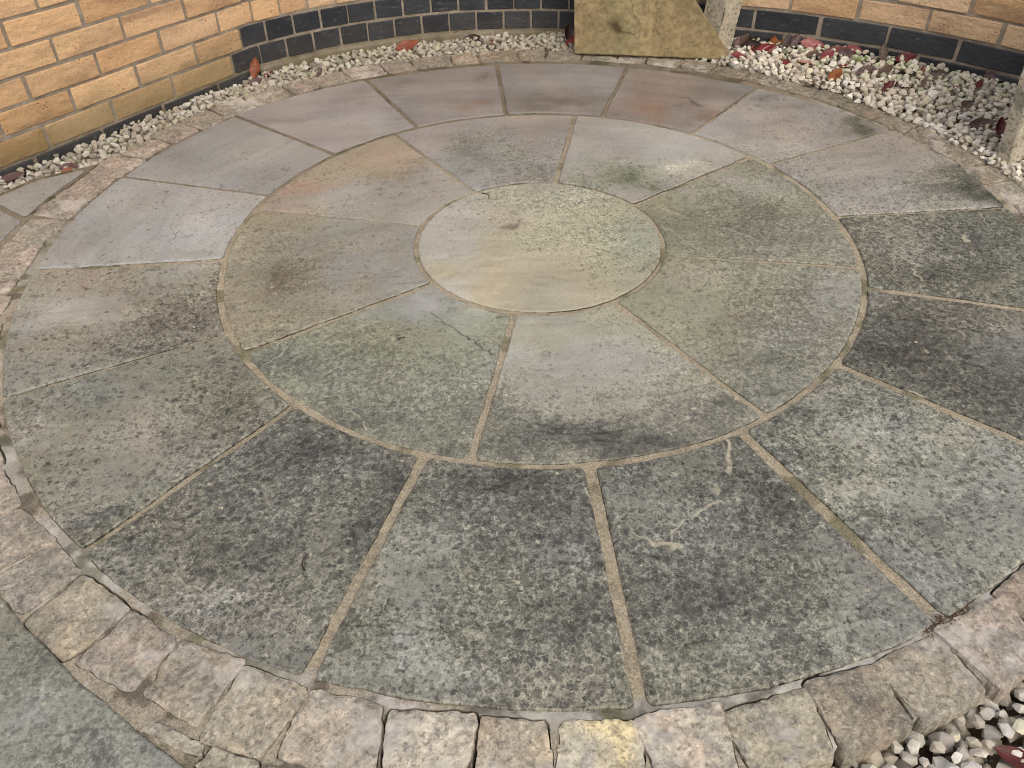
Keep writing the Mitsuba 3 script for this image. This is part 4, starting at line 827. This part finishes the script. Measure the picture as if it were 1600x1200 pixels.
def gravel(name, area, size, layers, seed, green=lambda x, y: 0.0, bare=0.0, tone=1.0):
    r = np.random.default_rng(seed)
    x0, y0, x1, y1 = area.bounds
    cell = 0.003
    nx, ny = int((x1 - x0) / cell) + 20, int((y1 - y0) / cell) + 20
    cx, cy = np.meshgrid(x0 + (np.arange(nx) - 8) * cell, y0 + (np.arange(ny) - 8) * cell, indexing="ij")
    H = top_height(cx, cy) - 0.030
    H[shapely.contains_xy(pavement_area.buffer(-0.006), cx, cy)] = 0.002
    n = int(area.area / (size * size * 0.80) * layers * 1.35)
    V, F, C = [], [], []
    base = 0
    cand = np.c_[r.uniform(x0, x1, n * 12), r.uniform(y0, y1, n * 12)]
    cand = cand[shapely.contains_xy(area, cand[:, 0], cand[:, 1])]
    if bare:
        keep = meshkit.fbm(np.c_[cand * 7, np.zeros(len(cand))], 3, 11) > bare
        cand = cand[keep | (r.uniform(size=len(cand)) < 0.3)]
    ci = 0
    for _ in range(n):
        rad = size / 2 * r.lognormal(0, 0.22)
        rad = min(rad, size * 0.85)
        best = None
        for _t in range(4):
            if ci >= len(cand):
                ci = 0
            p = cand[ci]
            ci += 1
            i, j = int((p[0] - x0) / cell) + 8, int((p[1] - y0) / cell) + 8
            w = int(rad / cell)
            sl = (slice(i - w, i + w + 1), slice(j - w, j + w + 1))
            di = np.arange(-w, w + 1) * cell
            dd = rad * rad - di[:, None] ** 2 - di[None, :] ** 2
            hh = H[sl]
            if hh.shape != dd.shape:
                continue
            s = np.sqrt(np.maximum(dd, 0)) * 0.62
            zc = np.max(np.where(dd > 0, hh + s, -9))
            ex = zc - (top_height(np.array(p[0]), np.array(p[1])))
            if best is None or ex < best[0]:
                best = (ex, p, zc, sl, dd, s)
        if best is None or best[0] > 0.0125:
            continue
        ex, p, zc, sl, dd, s = best
        H[sl] = np.maximum(H[sl], np.where(dd > 0, zc + s * 0.9, -9))
        pv, pf = protos[r.integers(len(protos))]
        a = r.uniform(0, 2 * math.pi)
        ca, sa = math.cos(a), math.sin(a)
        M = np.array([[ca, -sa, 0], [sa, ca, 0], [0, 0, 1.0]])
        tl = np.clip(r.normal(0, 0.45, 2), -1, 1)
        ty = np.array([[math.cos(tl[0]), 0, math.sin(tl[0])], [0, 1, 0], [-math.sin(tl[0]), 0, math.cos(tl[0])]])
        tx = np.array([[1, 0, 0], [0, math.cos(tl[1]), -math.sin(tl[1])], [0, math.sin(tl[1]), math.cos(tl[1])]])
        if r.uniform() < 0.15:
            M = rand_rot(r)
        vv = pv * rad * 1.18 @ (M @ ty @ tx).T + [p[0], p[1], zc - 0.001]
        g_ = green(p[0], p[1])
        c = palg[r.integers(len(palg))] if r.uniform() < g_ else pal[r.choice(len(pal), p=[.22, .17, .16, .1, .1, .07, .06, .09, .03])]
        c = np.clip(c * r.normal(tone, 0.09), 0, 0.85)
        V.append(vv)
        F.append(pf + base)
        C.append(np.tile(c, (len(vv), 1)))
        base += len(vv)
    add(name, (np.vstack(V), np.vstack(F)), "m_gravel", color=np.vstack(C), smooth=False)
    return len(V)


near = room.buffer(-0.008)
left_zone = near.difference(pavement_area).intersection(Polygon([(-2.2, -0.35), (-1.2, -0.1), (-0.8, 0.9), (0, 1.2), (0.20, 1.2), (0.24, 1.7), (-1.6, 1.7)]))
mid_zone = near.difference(pavement_area.buffer(0.0)).intersection(Polygon([(0.20, 1.2), (0.24, 1.7), (0.78, 1.5), (0.70, 1.0)]))
right_zone = near.difference(pavement_area).intersection(Polygon([(0.70, 1.05), (0.78, 1.6), (2.0, 0.9), (1.75, -0.15), (1.1, 0.1)]))
front_zone = near.difference(pavement_area).intersection(Polygon([(0.30, -1.26), (0.42, -1.65), (1.15, -1.45), (1.15, -0.6), (1.0, -0.8)]))
n1 = gravel("gravel", unary_union([left_zone, mid_zone]), 0.0205, 2.8, 1, green=lambda x, y: 0.10, tone=0.80)
n2 = gravel("gravel_001", right_zone, 0.0215, 3.2, 2, green=lambda x, y: np.clip((math.hypot(x, y) - 1.38) / 0.12, 0, 1) * 0.35, bare=0.33, tone=1.10)
n3 = gravel("gravel_002", front_zone, 0.0235, 4.5, 3, green=lambda x, y: 0.06, tone=0.97)
print("stones", n1, n2, n3)
tag("gravel", "narrow strip of cream gravel along the foot of the left and back walls", "gravel", kind="stuff")
tag("gravel_001", "wide heap of white and greenish gravel in front of the right wall", "gravel", kind="stuff")
tag("gravel_002", "coarse cream gravel in the bottom right corner beside the setts", "gravel", kind="stuff")

# ------------------------------------------------------------------ leaning stones


def face_slab(loop, thick, origin, eu, ev, ew, seed, amp=0.0025, cell=0.012):
    """A stone board: outline in (u, v) on its front face, thickness along ew (backwards)."""
    loop = ragged(resample(np.asarray(loop, float), cell), amp, seed, 35)
    P = Polygon(loop).buffer(0)
    n = len(loop)
    inner = loop - normals2(loop) * 0.004
    pts = [inner]
    x0, y0, x1, y1 = P.bounds
    gx_, gy_ = np.meshgrid(np.arange(x0, x1, cell), np.arange(y0, y1, cell), indexing="ij")
    gp_ = np.c_[gx_.ravel(), gy_.ravel()]
    gp_ = gp_[shapely.contains_xy(P.buffer(-0.004 - cell * 0.6), gp_[:, 0], gp_[:, 1])]
    pts = np.vstack([inner, gp_])
    from scipy.spatial import Delaunay
    D = Delaunay(pts).simplices
    cen = pts[D].mean(1)
    D = D[shapely.contains_xy(P.buffer(-0.003), cen[:, 0], cen[:, 1])]
    a, b = pts[D[:, 1]] - pts[D[:, 0]], pts[D[:, 2]] - pts[D[:, 0]]
    cr = a[:, 0] * b[:, 1] - a[:, 1] * b[:, 0]
    D[cr < 0] = D[cr < 0][:, ::-1]
    dep = (meshkit.fbm(np.c_[pts * 14, np.full(len(pts), seed)], 4, seed) - 0.5) * 0.010
    front = np.c_[pts, dep]
    side = ragged(loop, 0.002, seed + 5, 60)
    v2 = np.vstack([front, np.c_[loop, np.full(n, 0.003)], np.c_[side, np.full(n, thick)]])
    m0, m1 = len(pts), len(pts) + n
    i = np.arange(n)
    j = (i + 1) % n
    f = [D, np.c_[i, i + m0, j + m0], np.c_[i, j + m0, j], np.c_[i + m0, i + m1, j + m1], np.c_[i + m0, j + m1, j + m0]]
    bv, bf = trimesh.creation.triangulate_polygon(Polygon(side), engine="earcut")
    from scipy.spatial import cKDTree
    bi = cKDTree(side).query(bv)[1][bf] + m1
    a, b = v2[bi[:, 1], :2] - v2[bi[:, 0], :2], v2[bi[:, 2], :2] - v2[bi[:, 0], :2]
    cr = a[:, 0] * b[:, 1] - a[:, 1] * b[:, 0]
    bi[cr > 0] = bi[cr > 0][:, ::-1]
    f = np.vstack(f + [bi])
    X = np.asarray(origin) + v2[:, :1] * eu + v2[:, 1:2] * ev + v2[:, 2:] * ew
    return X, f, v2[:, :2]


# offcut with one slanted side, leaning back on the wall
b0, b1 = np.array([0.16944, 1.24206, 0.0]), np.array([0.7111, 1.15822, 0.0])
eu = (b1 - b0) / np.linalg.norm(b1 - b0)
nb = np.array([-eu[1], eu[0], 0])
ph = math.radians(17)
ev = np.array([nb[0] * math.sin(ph), nb[1] * math.sin(ph), math.cos(ph)])
ew = np.cross(ev, eu)
ew = ew if ew @ nb > 0 else -ew
X, f, uv = face_slab([(0, 0.004), (0.552, 0.0), (0.398, 0.191), (0.235, 0.40), (0.0, 0.42), (-0.010, 0.18)], 0.030, b0 + [0, 0, 0.004], eu, ev, ew, 3)
add("stone_offcut", (X, f), "m_offcut", smooth=False, uv=uv)
tag("stone_offcut", "yellowish stone offcut with one slanted side and a brown stain, leaning at the back", "stone slab")

# narrow slab standing on end behind it
eu2 = np.array([0.5, -0.866, 0])
o = np.array([0.653, 1.19, -0.01]) - eu2 * 0.078
nb2 = np.array([-eu2[1], eu2[0], 0])
ph = math.radians(7)
ev2 = np.array([nb2[0] * math.sin(ph), nb2[1] * math.sin(ph), math.cos(ph)])
ew2 = np.cross(ev2, eu2)
ew2 = ew2 if ew2 @ nb2 > 0 else -ew2
X, f, uv = face_slab([(-0.02, 0), (0.078, 0), (0.080, 0.2), (0.076, 0.40), (-0.02, 0.40)], 0.070, o, eu2, ev2, ew2, 12)
add("stone_post", (X, f), "m_grey_stone", uv=uv)
tag("stone_post", "narrow grey stone piece standing upright behind the slanted offcut", "stone slab")

# slab seen nearly edge-on at the right of the picture
o = np.array([1.2846, 0.3335, -0.004])
eu3 = np.array([0.90, 0.436, 0])
eu3 /= np.linalg.norm(eu3)
nb3 = np.array([-eu3[1], eu3[0], 0])
ph = math.radians(5)
ev3 = np.array([nb3[0] * math.sin(ph), nb3[1] * math.sin(ph), math.cos(ph)])
ew3 = np.cross(ev3, eu3)
ew3 = ew3 if ew3 @ nb3 > 0 else -ew3
X, f, uv = face_slab([(0.004, 0), (0.46, 0.0), (0.47, 0.45), (0.012, 0.46), (0.0, 0.2)], 0.040, o, eu3, ev3, ew3, 21)
add("stone_slab", (X, f), "m_grey_stone", uv=uv)
tag("stone_slab", "greenish grey stone slab seen edge-on at the right side, leaning towards the right wall", "stone slab")

# ------------------------------------------------------------------ fallen leaves
LEAVES = [
    (-0.44, 1.427, -0.005, 0.085, 5, 0.5, 'rust', 'lone orange-red leaf lying on the gravel against the dark curved wall'),
    (-0.949, 1.188, 0.0, 0.07, 75, 0.9, 'rust', 'curled orange-red leaf standing upright in the wall corner'),
    (-0.944, 1.128, -0.02, 0.05, 20, 0.4, 'plum', 'purplish leaf scrap on the gravel just below the upright leaf in the wall corner'),
    (-0.91, 1.198, -0.02, 0.035, 40, 0.6, 'red', 'small red leaf scrap at the foot of the curved wall right of the corner'),
    (-0.729, 1.212, -0.015, 0.03, 70, 0.5, 'plum', 'tiny purple leaf half buried in gravel below the curved wall'),
    (-1.341, 0.496, -0.02, 0.05, 10, 0.2, 'plum', 'flat purple-brown leaf on the left gravel strip beside a reddish scrap'),
    (-1.331, 0.46, -0.02, 0.035, 30, 0.4, 'rust', 'small reddish-brown leaf scrap on the left gravel strip'),
    (-1.471, 0.426, -0.02, 0.07, 15, 0.2, 'plum', 'dull purple leaf on the gravel at the left edge of the photo'),
    (-0.198, 1.522, -0.02, 0.06, -10, 0.5, 'dark', 'dark brown dead leaf lying on gravel under the curved wall, beneath a thin dry stem'),
    (-0.12, 1.467, -0.015, 0.025, 20, 0.4, 'rust', 'tiny orange leaf scrap on gravel beneath the middle of the curved wall'),
    (0.163, 1.465, -0.01, 0.06, 85, 0.6, 'dark', 'dark wet leaf standing against the left edge of the leaning stone offcut'),
    (0.172, 1.411, -0.02, 0.05, 30, 0.4, 'red', 'small dark red leaf at the lower left corner of the leaning stone offcut'),
    (0.726, 1.146, 0.004, 0.05, -5, 0.3, 'red', 'dark red leaf under the pointed right tip of the leaning stone offcut'),
    (0.729, 1.344, 0.02, 0.06, -40, 0.5, 'ochre', 'yellow-tan leaf between the leaning stone offcut and the narrow stone post'),
    (0.789, 1.314, 0.02, 0.085, 20, 0.9, 'brown', 'large crumpled brown dead leaf in the pile right of the leaning stone offcut'),
    (0.737, 1.227, 0.015, 0.05, 60, 0.5, 'plum', 'grey-purple leaf scrap beside the slanted edge of the leaning stone offcut'),
    (0.818, 1.195, 0.02, 0.075, -15, 0.6, 'red', 'large bright red leaf in the pile right of the leaning stone offcut'),
    (0.883, 1.239, 0.03, 0.075, 20, 0.7, 'orange', 'orange-brown curled leaf at the foot of the right wall, topmost of the leaf pile'),
    (0.844, 1.186, 0.025, 0.05, -10, 0.3, 'pink', 'dull pink leaf just below the orange-brown curled leaf'),
    (0.9, 1.191, 0.02, 0.05, 60, 0.5, 'dark', 'dark brown leaf directly right of the orange-brown curled leaf'),
    (0.982, 1.179, 0.025, 0.075, -12, 0.3, 'pink', 'long pale pink leaf leaning on the dark bricks of the right wall'),
    (1.018, 1.173, 0.035, 0.05, 10, 0.6, 'red', 'dark red curled leaf tucked behind the long pale pink leaf'),
    (1.048, 1.124, 0.03, 0.06, 0, 0.5, 'brownred', 'brown-red leaf at the wall foot right of the long pale pink leaf'),
    (1.071, 1.086, 0.03, 0.06, -40, 0.3, 'plum', 'greyish pink leaf standing beside a brown-red leaf at the right wall'),
    (1.009, 1.087, 0.02, 0.055, 30, 0.4, 'crimson', 'crimson-pink leaf on the gravel below the brown-red leaf'),
    (0.931, 1.062, 0.02, 0.045, -20, 0.3, 'salmon', 'pale salmon leaf lying flat on the white gravel'),
    (0.874, 1.079, 0.015, 0.035, -50, 0.4, 'red', 'small dark red leaf on gravel left of the pale salmon leaf'),
    (0.981, 1.109, 0.03, 0.07, -5, 0.2, 'brown', 'flat grey-brown dead leaf behind the pale salmon leaf'),
    (1.053, 1.021, 0.02, 0.05, -45, 0.6, 'brownred', 'curved brown-red leaf on gravel above the large orange-brown leaf'),
    (0.996, 0.945, 0.02, 0.065, 45, 0.35, 'orange', 'large orange-brown leaf standing on the gravel near the sett edging'),
    (1.111, 1.043, 0.03, 0.04, 10, 0.4, 'green', 'small yellow-green leaf on gravel by the right wall'),
    (1.18, 1.049, 0.035, 0.055, 80, 0.7, 'brown', 'grey-brown dead leaf propped upright against the right wall'),
    (1.243, 1.016, 0.035, 0.07, 8, 0.5, 'darkred', 'large deep red leaf on edge at the foot of the right wall'),
    (1.213, 0.907, 0.02, 0.06, -25, 0.6, 'dark', 'dark brown curled leaf in the middle of the white gravel heap'),
    (1.15, 0.932, 0.02, 0.06, 35, 0.4, 'brown', 'dull brown leaf in the gravel left of the dark brown curled leaf'),
    (1.26, 0.91, 0.02, 0.03, 70, 0.5, 'brownred', 'small red-brown leaf right of the dark brown curled leaf'),
    (1.128, 0.834, 0.015, 0.045, 30, 0.4, 'darkred', 'small deep red leaf on gravel, left of a longer red one'),
    (1.179, 0.826, 0.015, 0.06, 8, 0.4, 'darkred', 'long deep red leaf on gravel, right of a smaller red one'),
    (1.236, 0.831, 0.02, 0.03, 60, 0.5, 'brown', 'small brown leaf on gravel right of the long deep red leaf'),
    (1.313, 0.784, 0.015, 0.055, 25, 0.2, 'brownred', 'pinkish brown leaf lying in the white gravel towards the right edge'),
    (1.385, 0.783, 0.02, 0.04, 45, 0.4, 'darkred', 'small dark red leaf on the brightest gravel near the right leaning slab'),
    (1.462, 0.847, 0.03, 0.06, -20, 0.3, 'plum', 'grey-purple leaf at the wall foot near the right edge of the photo'),
    (1.429, 0.903, 0.03, 0.055, -35, 0.6, 'dark', 'blackish leaf at the wall foot left of a grey-purple leaf'),
    (1.304, 0.552, 0.01, 0.07, -15, 0.8, 'brown', 'crumpled grey-brown dead leaf on the gravel beside the right leaning slab'),
    (1.327, 0.503, 0.01, 0.05, 70, 0.4, 'darkred', 'red leaf leaning against the edge of the right leaning slab'),
    (0.926, 0.919, 0.004, 0.07, -12, 0.2, 'brown', 'flat greyish leaf lying on the muddy setts in front of the right gravel heap'),
    (0.572, -1.264, -0.02, 0.05, -35, 0.4, 'darkred', 'dark red leaf in the gravel at the bottom right corner'),
    (0.754, 1.233, 0.03, 0.07, 35, 0.5, 'brown', 'brown dead leaf at the left end of the leaf pile, against the stone post'),
    (0.782, 1.219, 0.03, 0.065, -25, 0.4, 'dark', 'dark curled leaf under the crumpled brown leaf in the pile'),
    (0.813, 1.281, 0.035, 0.07, 15, 0.4, 'brown', 'dry brown leaf at the top of the pile against the dark bricks'),
    (0.855, 1.265, 0.035, 0.06, -35, 0.4, 'brownred', 'brown-red leaf behind the orange-brown curled leaf on the pile'),
    (0.932, 1.211, 0.03, 0.055, 30, 0.4, 'plum', 'dull purple leaf between the leaf pile and a pale pink leaf'),
    (1.1, 1.113, 0.035, 0.06, -10, 0.3, 'red', 'red leaf flat on the gravel at the wall foot, right of the greyish pink leaf'),
    (1.096, 0.956, 0.02, 0.06, 15, 0.3, 'plum', 'grey-purple flat leaf on the left part of the white gravel'),
    (1.298, 0.879, 0.025, 0.05, -30, 0.3, 'brown', 'small dull brown leaf high on the right part of the gravel heap'),
    (1.304, 0.675, 0.012, 0.05, 20, 0.3, 'brown', 'dull brown leaf on the gravel above the crumpled grey-brown one'),
]
KIND = list(LEAFC)


def leaf_mesh(L, curl, kind, seed):
    r = np.random.default_rng(seed)
    n, m = 13, 7
    t = np.linspace(0, 1, n)
    wid = 0.29 * L * np.sin(np.pi * np.clip(t * 0.96 + 0.02, 0, 1) ** 0.85) ** 0.8 * (1 + r.normal(0, 0.06, n))
    s = np.linspace(-1, 1, m)
    bend = curl * r.uniform(0.5, 1.4)
    L = L * 1.18
    ang = np.cumsum(np.full(n, bend / n))
    cx, cz = np.cumsum(np.cos(ang - bend * 0.4)) * L / n, np.cumsum(np.sin(ang - bend * 0.4)) * L / n
    fold = r.uniform(0.10, 0.35) + 0.25 * curl
    tw = curl * r.uniform(-1.3, 1.3)
    v, uv = [], []
    for i in range(n):
        for q in s:
            y, z = q * wid[i] * math.cos(fold * abs(q)), abs(q) * wid[i] * math.sin(fold * abs(q))
            a = tw * (t[i] - 0.5)
            y, z = y * math.cos(a) - z * math.sin(a), y * math.sin(a) + z * math.cos(a)
            v.append((cx[i], y, cz[i] + z))
            uv.append((10.0 * kind + t[i], q))
    v = np.array(v)
    v[:, 2] += (meshkit.fbm(v / L * 4 + seed, 2, 3) - 0.5) * L * 0.10
    idx = np.arange(n * m).reshape(n, m)
    q = np.stack([idx[:-1, :-1], idx[1:, :-1], idx[1:, 1:], idx[:-1, 1:]], -1).reshape(-1, 4)
    f = np.vstack([q[:, [0, 1, 2]], q[:, [0, 2, 3]]])
    # stalk: a thin three-sided tube
    k0 = len(v)
    base = v[m // 2]
    for a in range(4):
        for b in range(3):
            th_ = b * 2.094
            v = np.vstack([v, base + [-a * L * 0.05, math.cos(th_) * L * 0.010, math.sin(th_) * L * 0.010 - a * a * 0.004 * L]])
            uv.append((10.0 * kind + 0.02, 0.0))
    for a in range(3):
        for b in range(3):
            p0, p1 = k0 + a * 3 + b, k0 + a * 3 + (b + 1) % 3
            f = np.vstack([f, [[p0, p1, p1 + 3], [p0, p1 + 3, p0 + 3]]])
    v[:, 0] -= L / 2
    return v, f, np.array(uv)


for k, (x, y, z, L, yaw, curl, colr, lab) in enumerate(LEAVES):
    r = np.random.default_rng(900 + k)
    v, f, uv = leaf_mesh(L, curl, KIND.index(colr), k + 1)
    a = math.radians(yaw)
    steep = max(0.0, math.sin(a)) * (0.9 if curl > 0.3 else 0.3)
    pit = -steep * r.uniform(0.5, 1.0) + r.normal(0, 0.12)
    rol = r.normal(0.35, 0.35)                                   # most tip towards the open side
    Rx = np.array([[1, 0, 0], [0, math.cos(rol), -math.sin(rol)], [0, math.sin(rol), math.cos(rol)]])
    Ry = np.array([[math.cos(pit), 0, math.sin(pit)], [0, 1, 0], [-math.sin(pit), 0, math.cos(pit)]])
    Rz = np.array([[math.cos(a), -math.sin(a), 0], [math.sin(a), math.cos(a), 0], [0, 0, 1]])
    w = v @ (Rz @ Ry @ Rx).T
    ground_z = float(top_height(np.array(x), np.array(y))) + 0.007 if not shapely.contains_xy(pavement_area, x, y) else 0.008
    w[:, 2] -= np.quantile(w[:, 2], 0.06)
    w += [x, y, ground_z]
    key = add("leaf", (w, f), "m_leaf", smooth=True, uv=uv)
    tag(key, lab, "leaf", "fallen leaves")

# ------------------------------------------------------------------ twigs, a dry stem and a tuft of dry moss
scene["m_twig"] = {"type": "twosided", "b": principled({"type": "rgb", "value": A(58, 48, 40)}, 0.8, 0.2)}
scene["m_straw"] = {"type": "twosided", "b": principled({"type": "rgb", "value": A(128, 108, 80)}, 0.8, 0.2)}
scene["m_moss"] = {"type": "twosided", "b": principled({"type": "rgb", "value": A(106, 86, 68)}, 0.95, 0.1)}


def tube(path, rad, sides=6):
    path = np.asarray(path, float)
    d = np.gradient(path, axis=0)
    d /= np.linalg.norm(d, axis=1, keepdims=True) + 1e-9
    up = np.array([0.13, 0.07, 1.0])
    a = np.cross(d, up)
    a /= np.linalg.norm(a, axis=1, keepdims=True) + 1e-9
    b = np.cross(d, a)
    n = len(path)
    rad = np.broadcast_to(rad, n)
    th = np.arange(sides) * 2 * math.pi / sides
    v = (path[:, None] + rad[:, None, None] * (np.cos(th)[None, :, None] * a[:, None] + np.sin(th)[None, :, None] * b[:, None])).reshape(-1, 3)
    f = []
    for i in range(n - 1):
        for k in range(sides):
            k2 = (k + 1) % sides
            f += [(i * sides + k, (i + 1) * sides + k, (i + 1) * sides + k2), (i * sides + k, (i + 1) * sides + k2, i * sides + k2)]
    for o in (0, (n - 1) * sides):
        f += [(o, o + k, o + k + 1) for k in range(1, sides - 1)]
    return v, np.array(f)


def crooked(p0, p1, bow, z, seed, n=12, lift=0.0):
    r = np.random.default_rng(seed)
    t = np.linspace(0, 1, n)
    p0, p1 = np.array(p0), np.array(p1)
    q = p0 + (p1 - p0) * t[:, None]
    nn = np.array([-(p1 - p0)[1], (p1 - p0)[0]])
    q = q + nn * (bow * np.sin(np.pi * t) + r.normal(0, 0.02, n))[:, None]
    return np.c_[q, z + lift * np.sin(np.pi * t) + r.normal(0, 0.0006, n)]


TWIGS = [('twig', (-0.1417, 0.2406), (-0.1262, 0.2089), 0.35, 0.0025, 0.0012, 'm_twig', 0, 'tiny dark curved twig on the round centre slab'),
         ('twig', (-0.306, -0.3848), (-0.2921, -0.3766), 0.25, 0.0035, 0.0013, 'm_twig', 0, 'tiny dark twig on the green-grey slab below left of the centre'),
         ('twig', (0.9887, 0.9316), (1.0555, 0.8489), 0.08, 0.012, 0.004, 'm_twig', 0.004, 'thick black wet twig lying where the muddy setts meet the right gravel heap'),
         ('twig', (-0.3985, -0.9625), (-0.3968, -0.9318), 0.2, 0.0035, 0.0012, 'm_twig', 0, 'thin dark twig on the dark lichen-spotted slab at lower left'),
         ('dry_stem', (-0.2706, 1.5369), (-0.1966, 1.4968), 0.35, -0.012, 0.0016, 'm_straw', 0.02, 'thin dry arched stem above the gravel at the foot of the curved wall')]
MOSS = np.array([[0.5091, -1.0859], [0.5975, -1.0447]])
for nm, p0, p1, bow, z, rad, m, lift, lab in TWIGS:
    key = add(nm, tube(crooked(p0, p1, bow, z, len(scene), 12, lift), np.linspace(rad, rad * 0.5, 12)), m, smooth=True)
    tag(key, lab, "stem" if nm == "dry_stem" else "twig")

r = np.random.default_rng(77)
V, F, base = [], [], 0
for k in range(240):
    t = r.uniform()
    c = MOSS[0] + (MOSS[1] - MOSS[0]) * t + r.normal(0, 0.0045, 2)
    a, L = r.uniform(0, 2 * math.pi), r.uniform(0.004, 0.012)
    d = np.array([math.cos(a), math.sin(a)]) * L
    z0 = r.uniform(-0.006, 0.0)
    path = np.array([[*c, z0], [*(c + d * 0.5), z0 + r.uniform(0.0, 0.003)], [*(c + d), z0 + r.uniform(-0.001, 0.003)]])
    v, f = tube(path, [0.0007, 0.0006, 0.0003], 3)
    V.append(v)
    F.append(f + base)
    base += len(v)
add("dry_moss", (np.vstack(V), np.vstack(F)), "m_moss")
tag("dry_moss", "tuft of dry brown moss in the joint between slab and setts at lower right", "moss", kind="stuff")
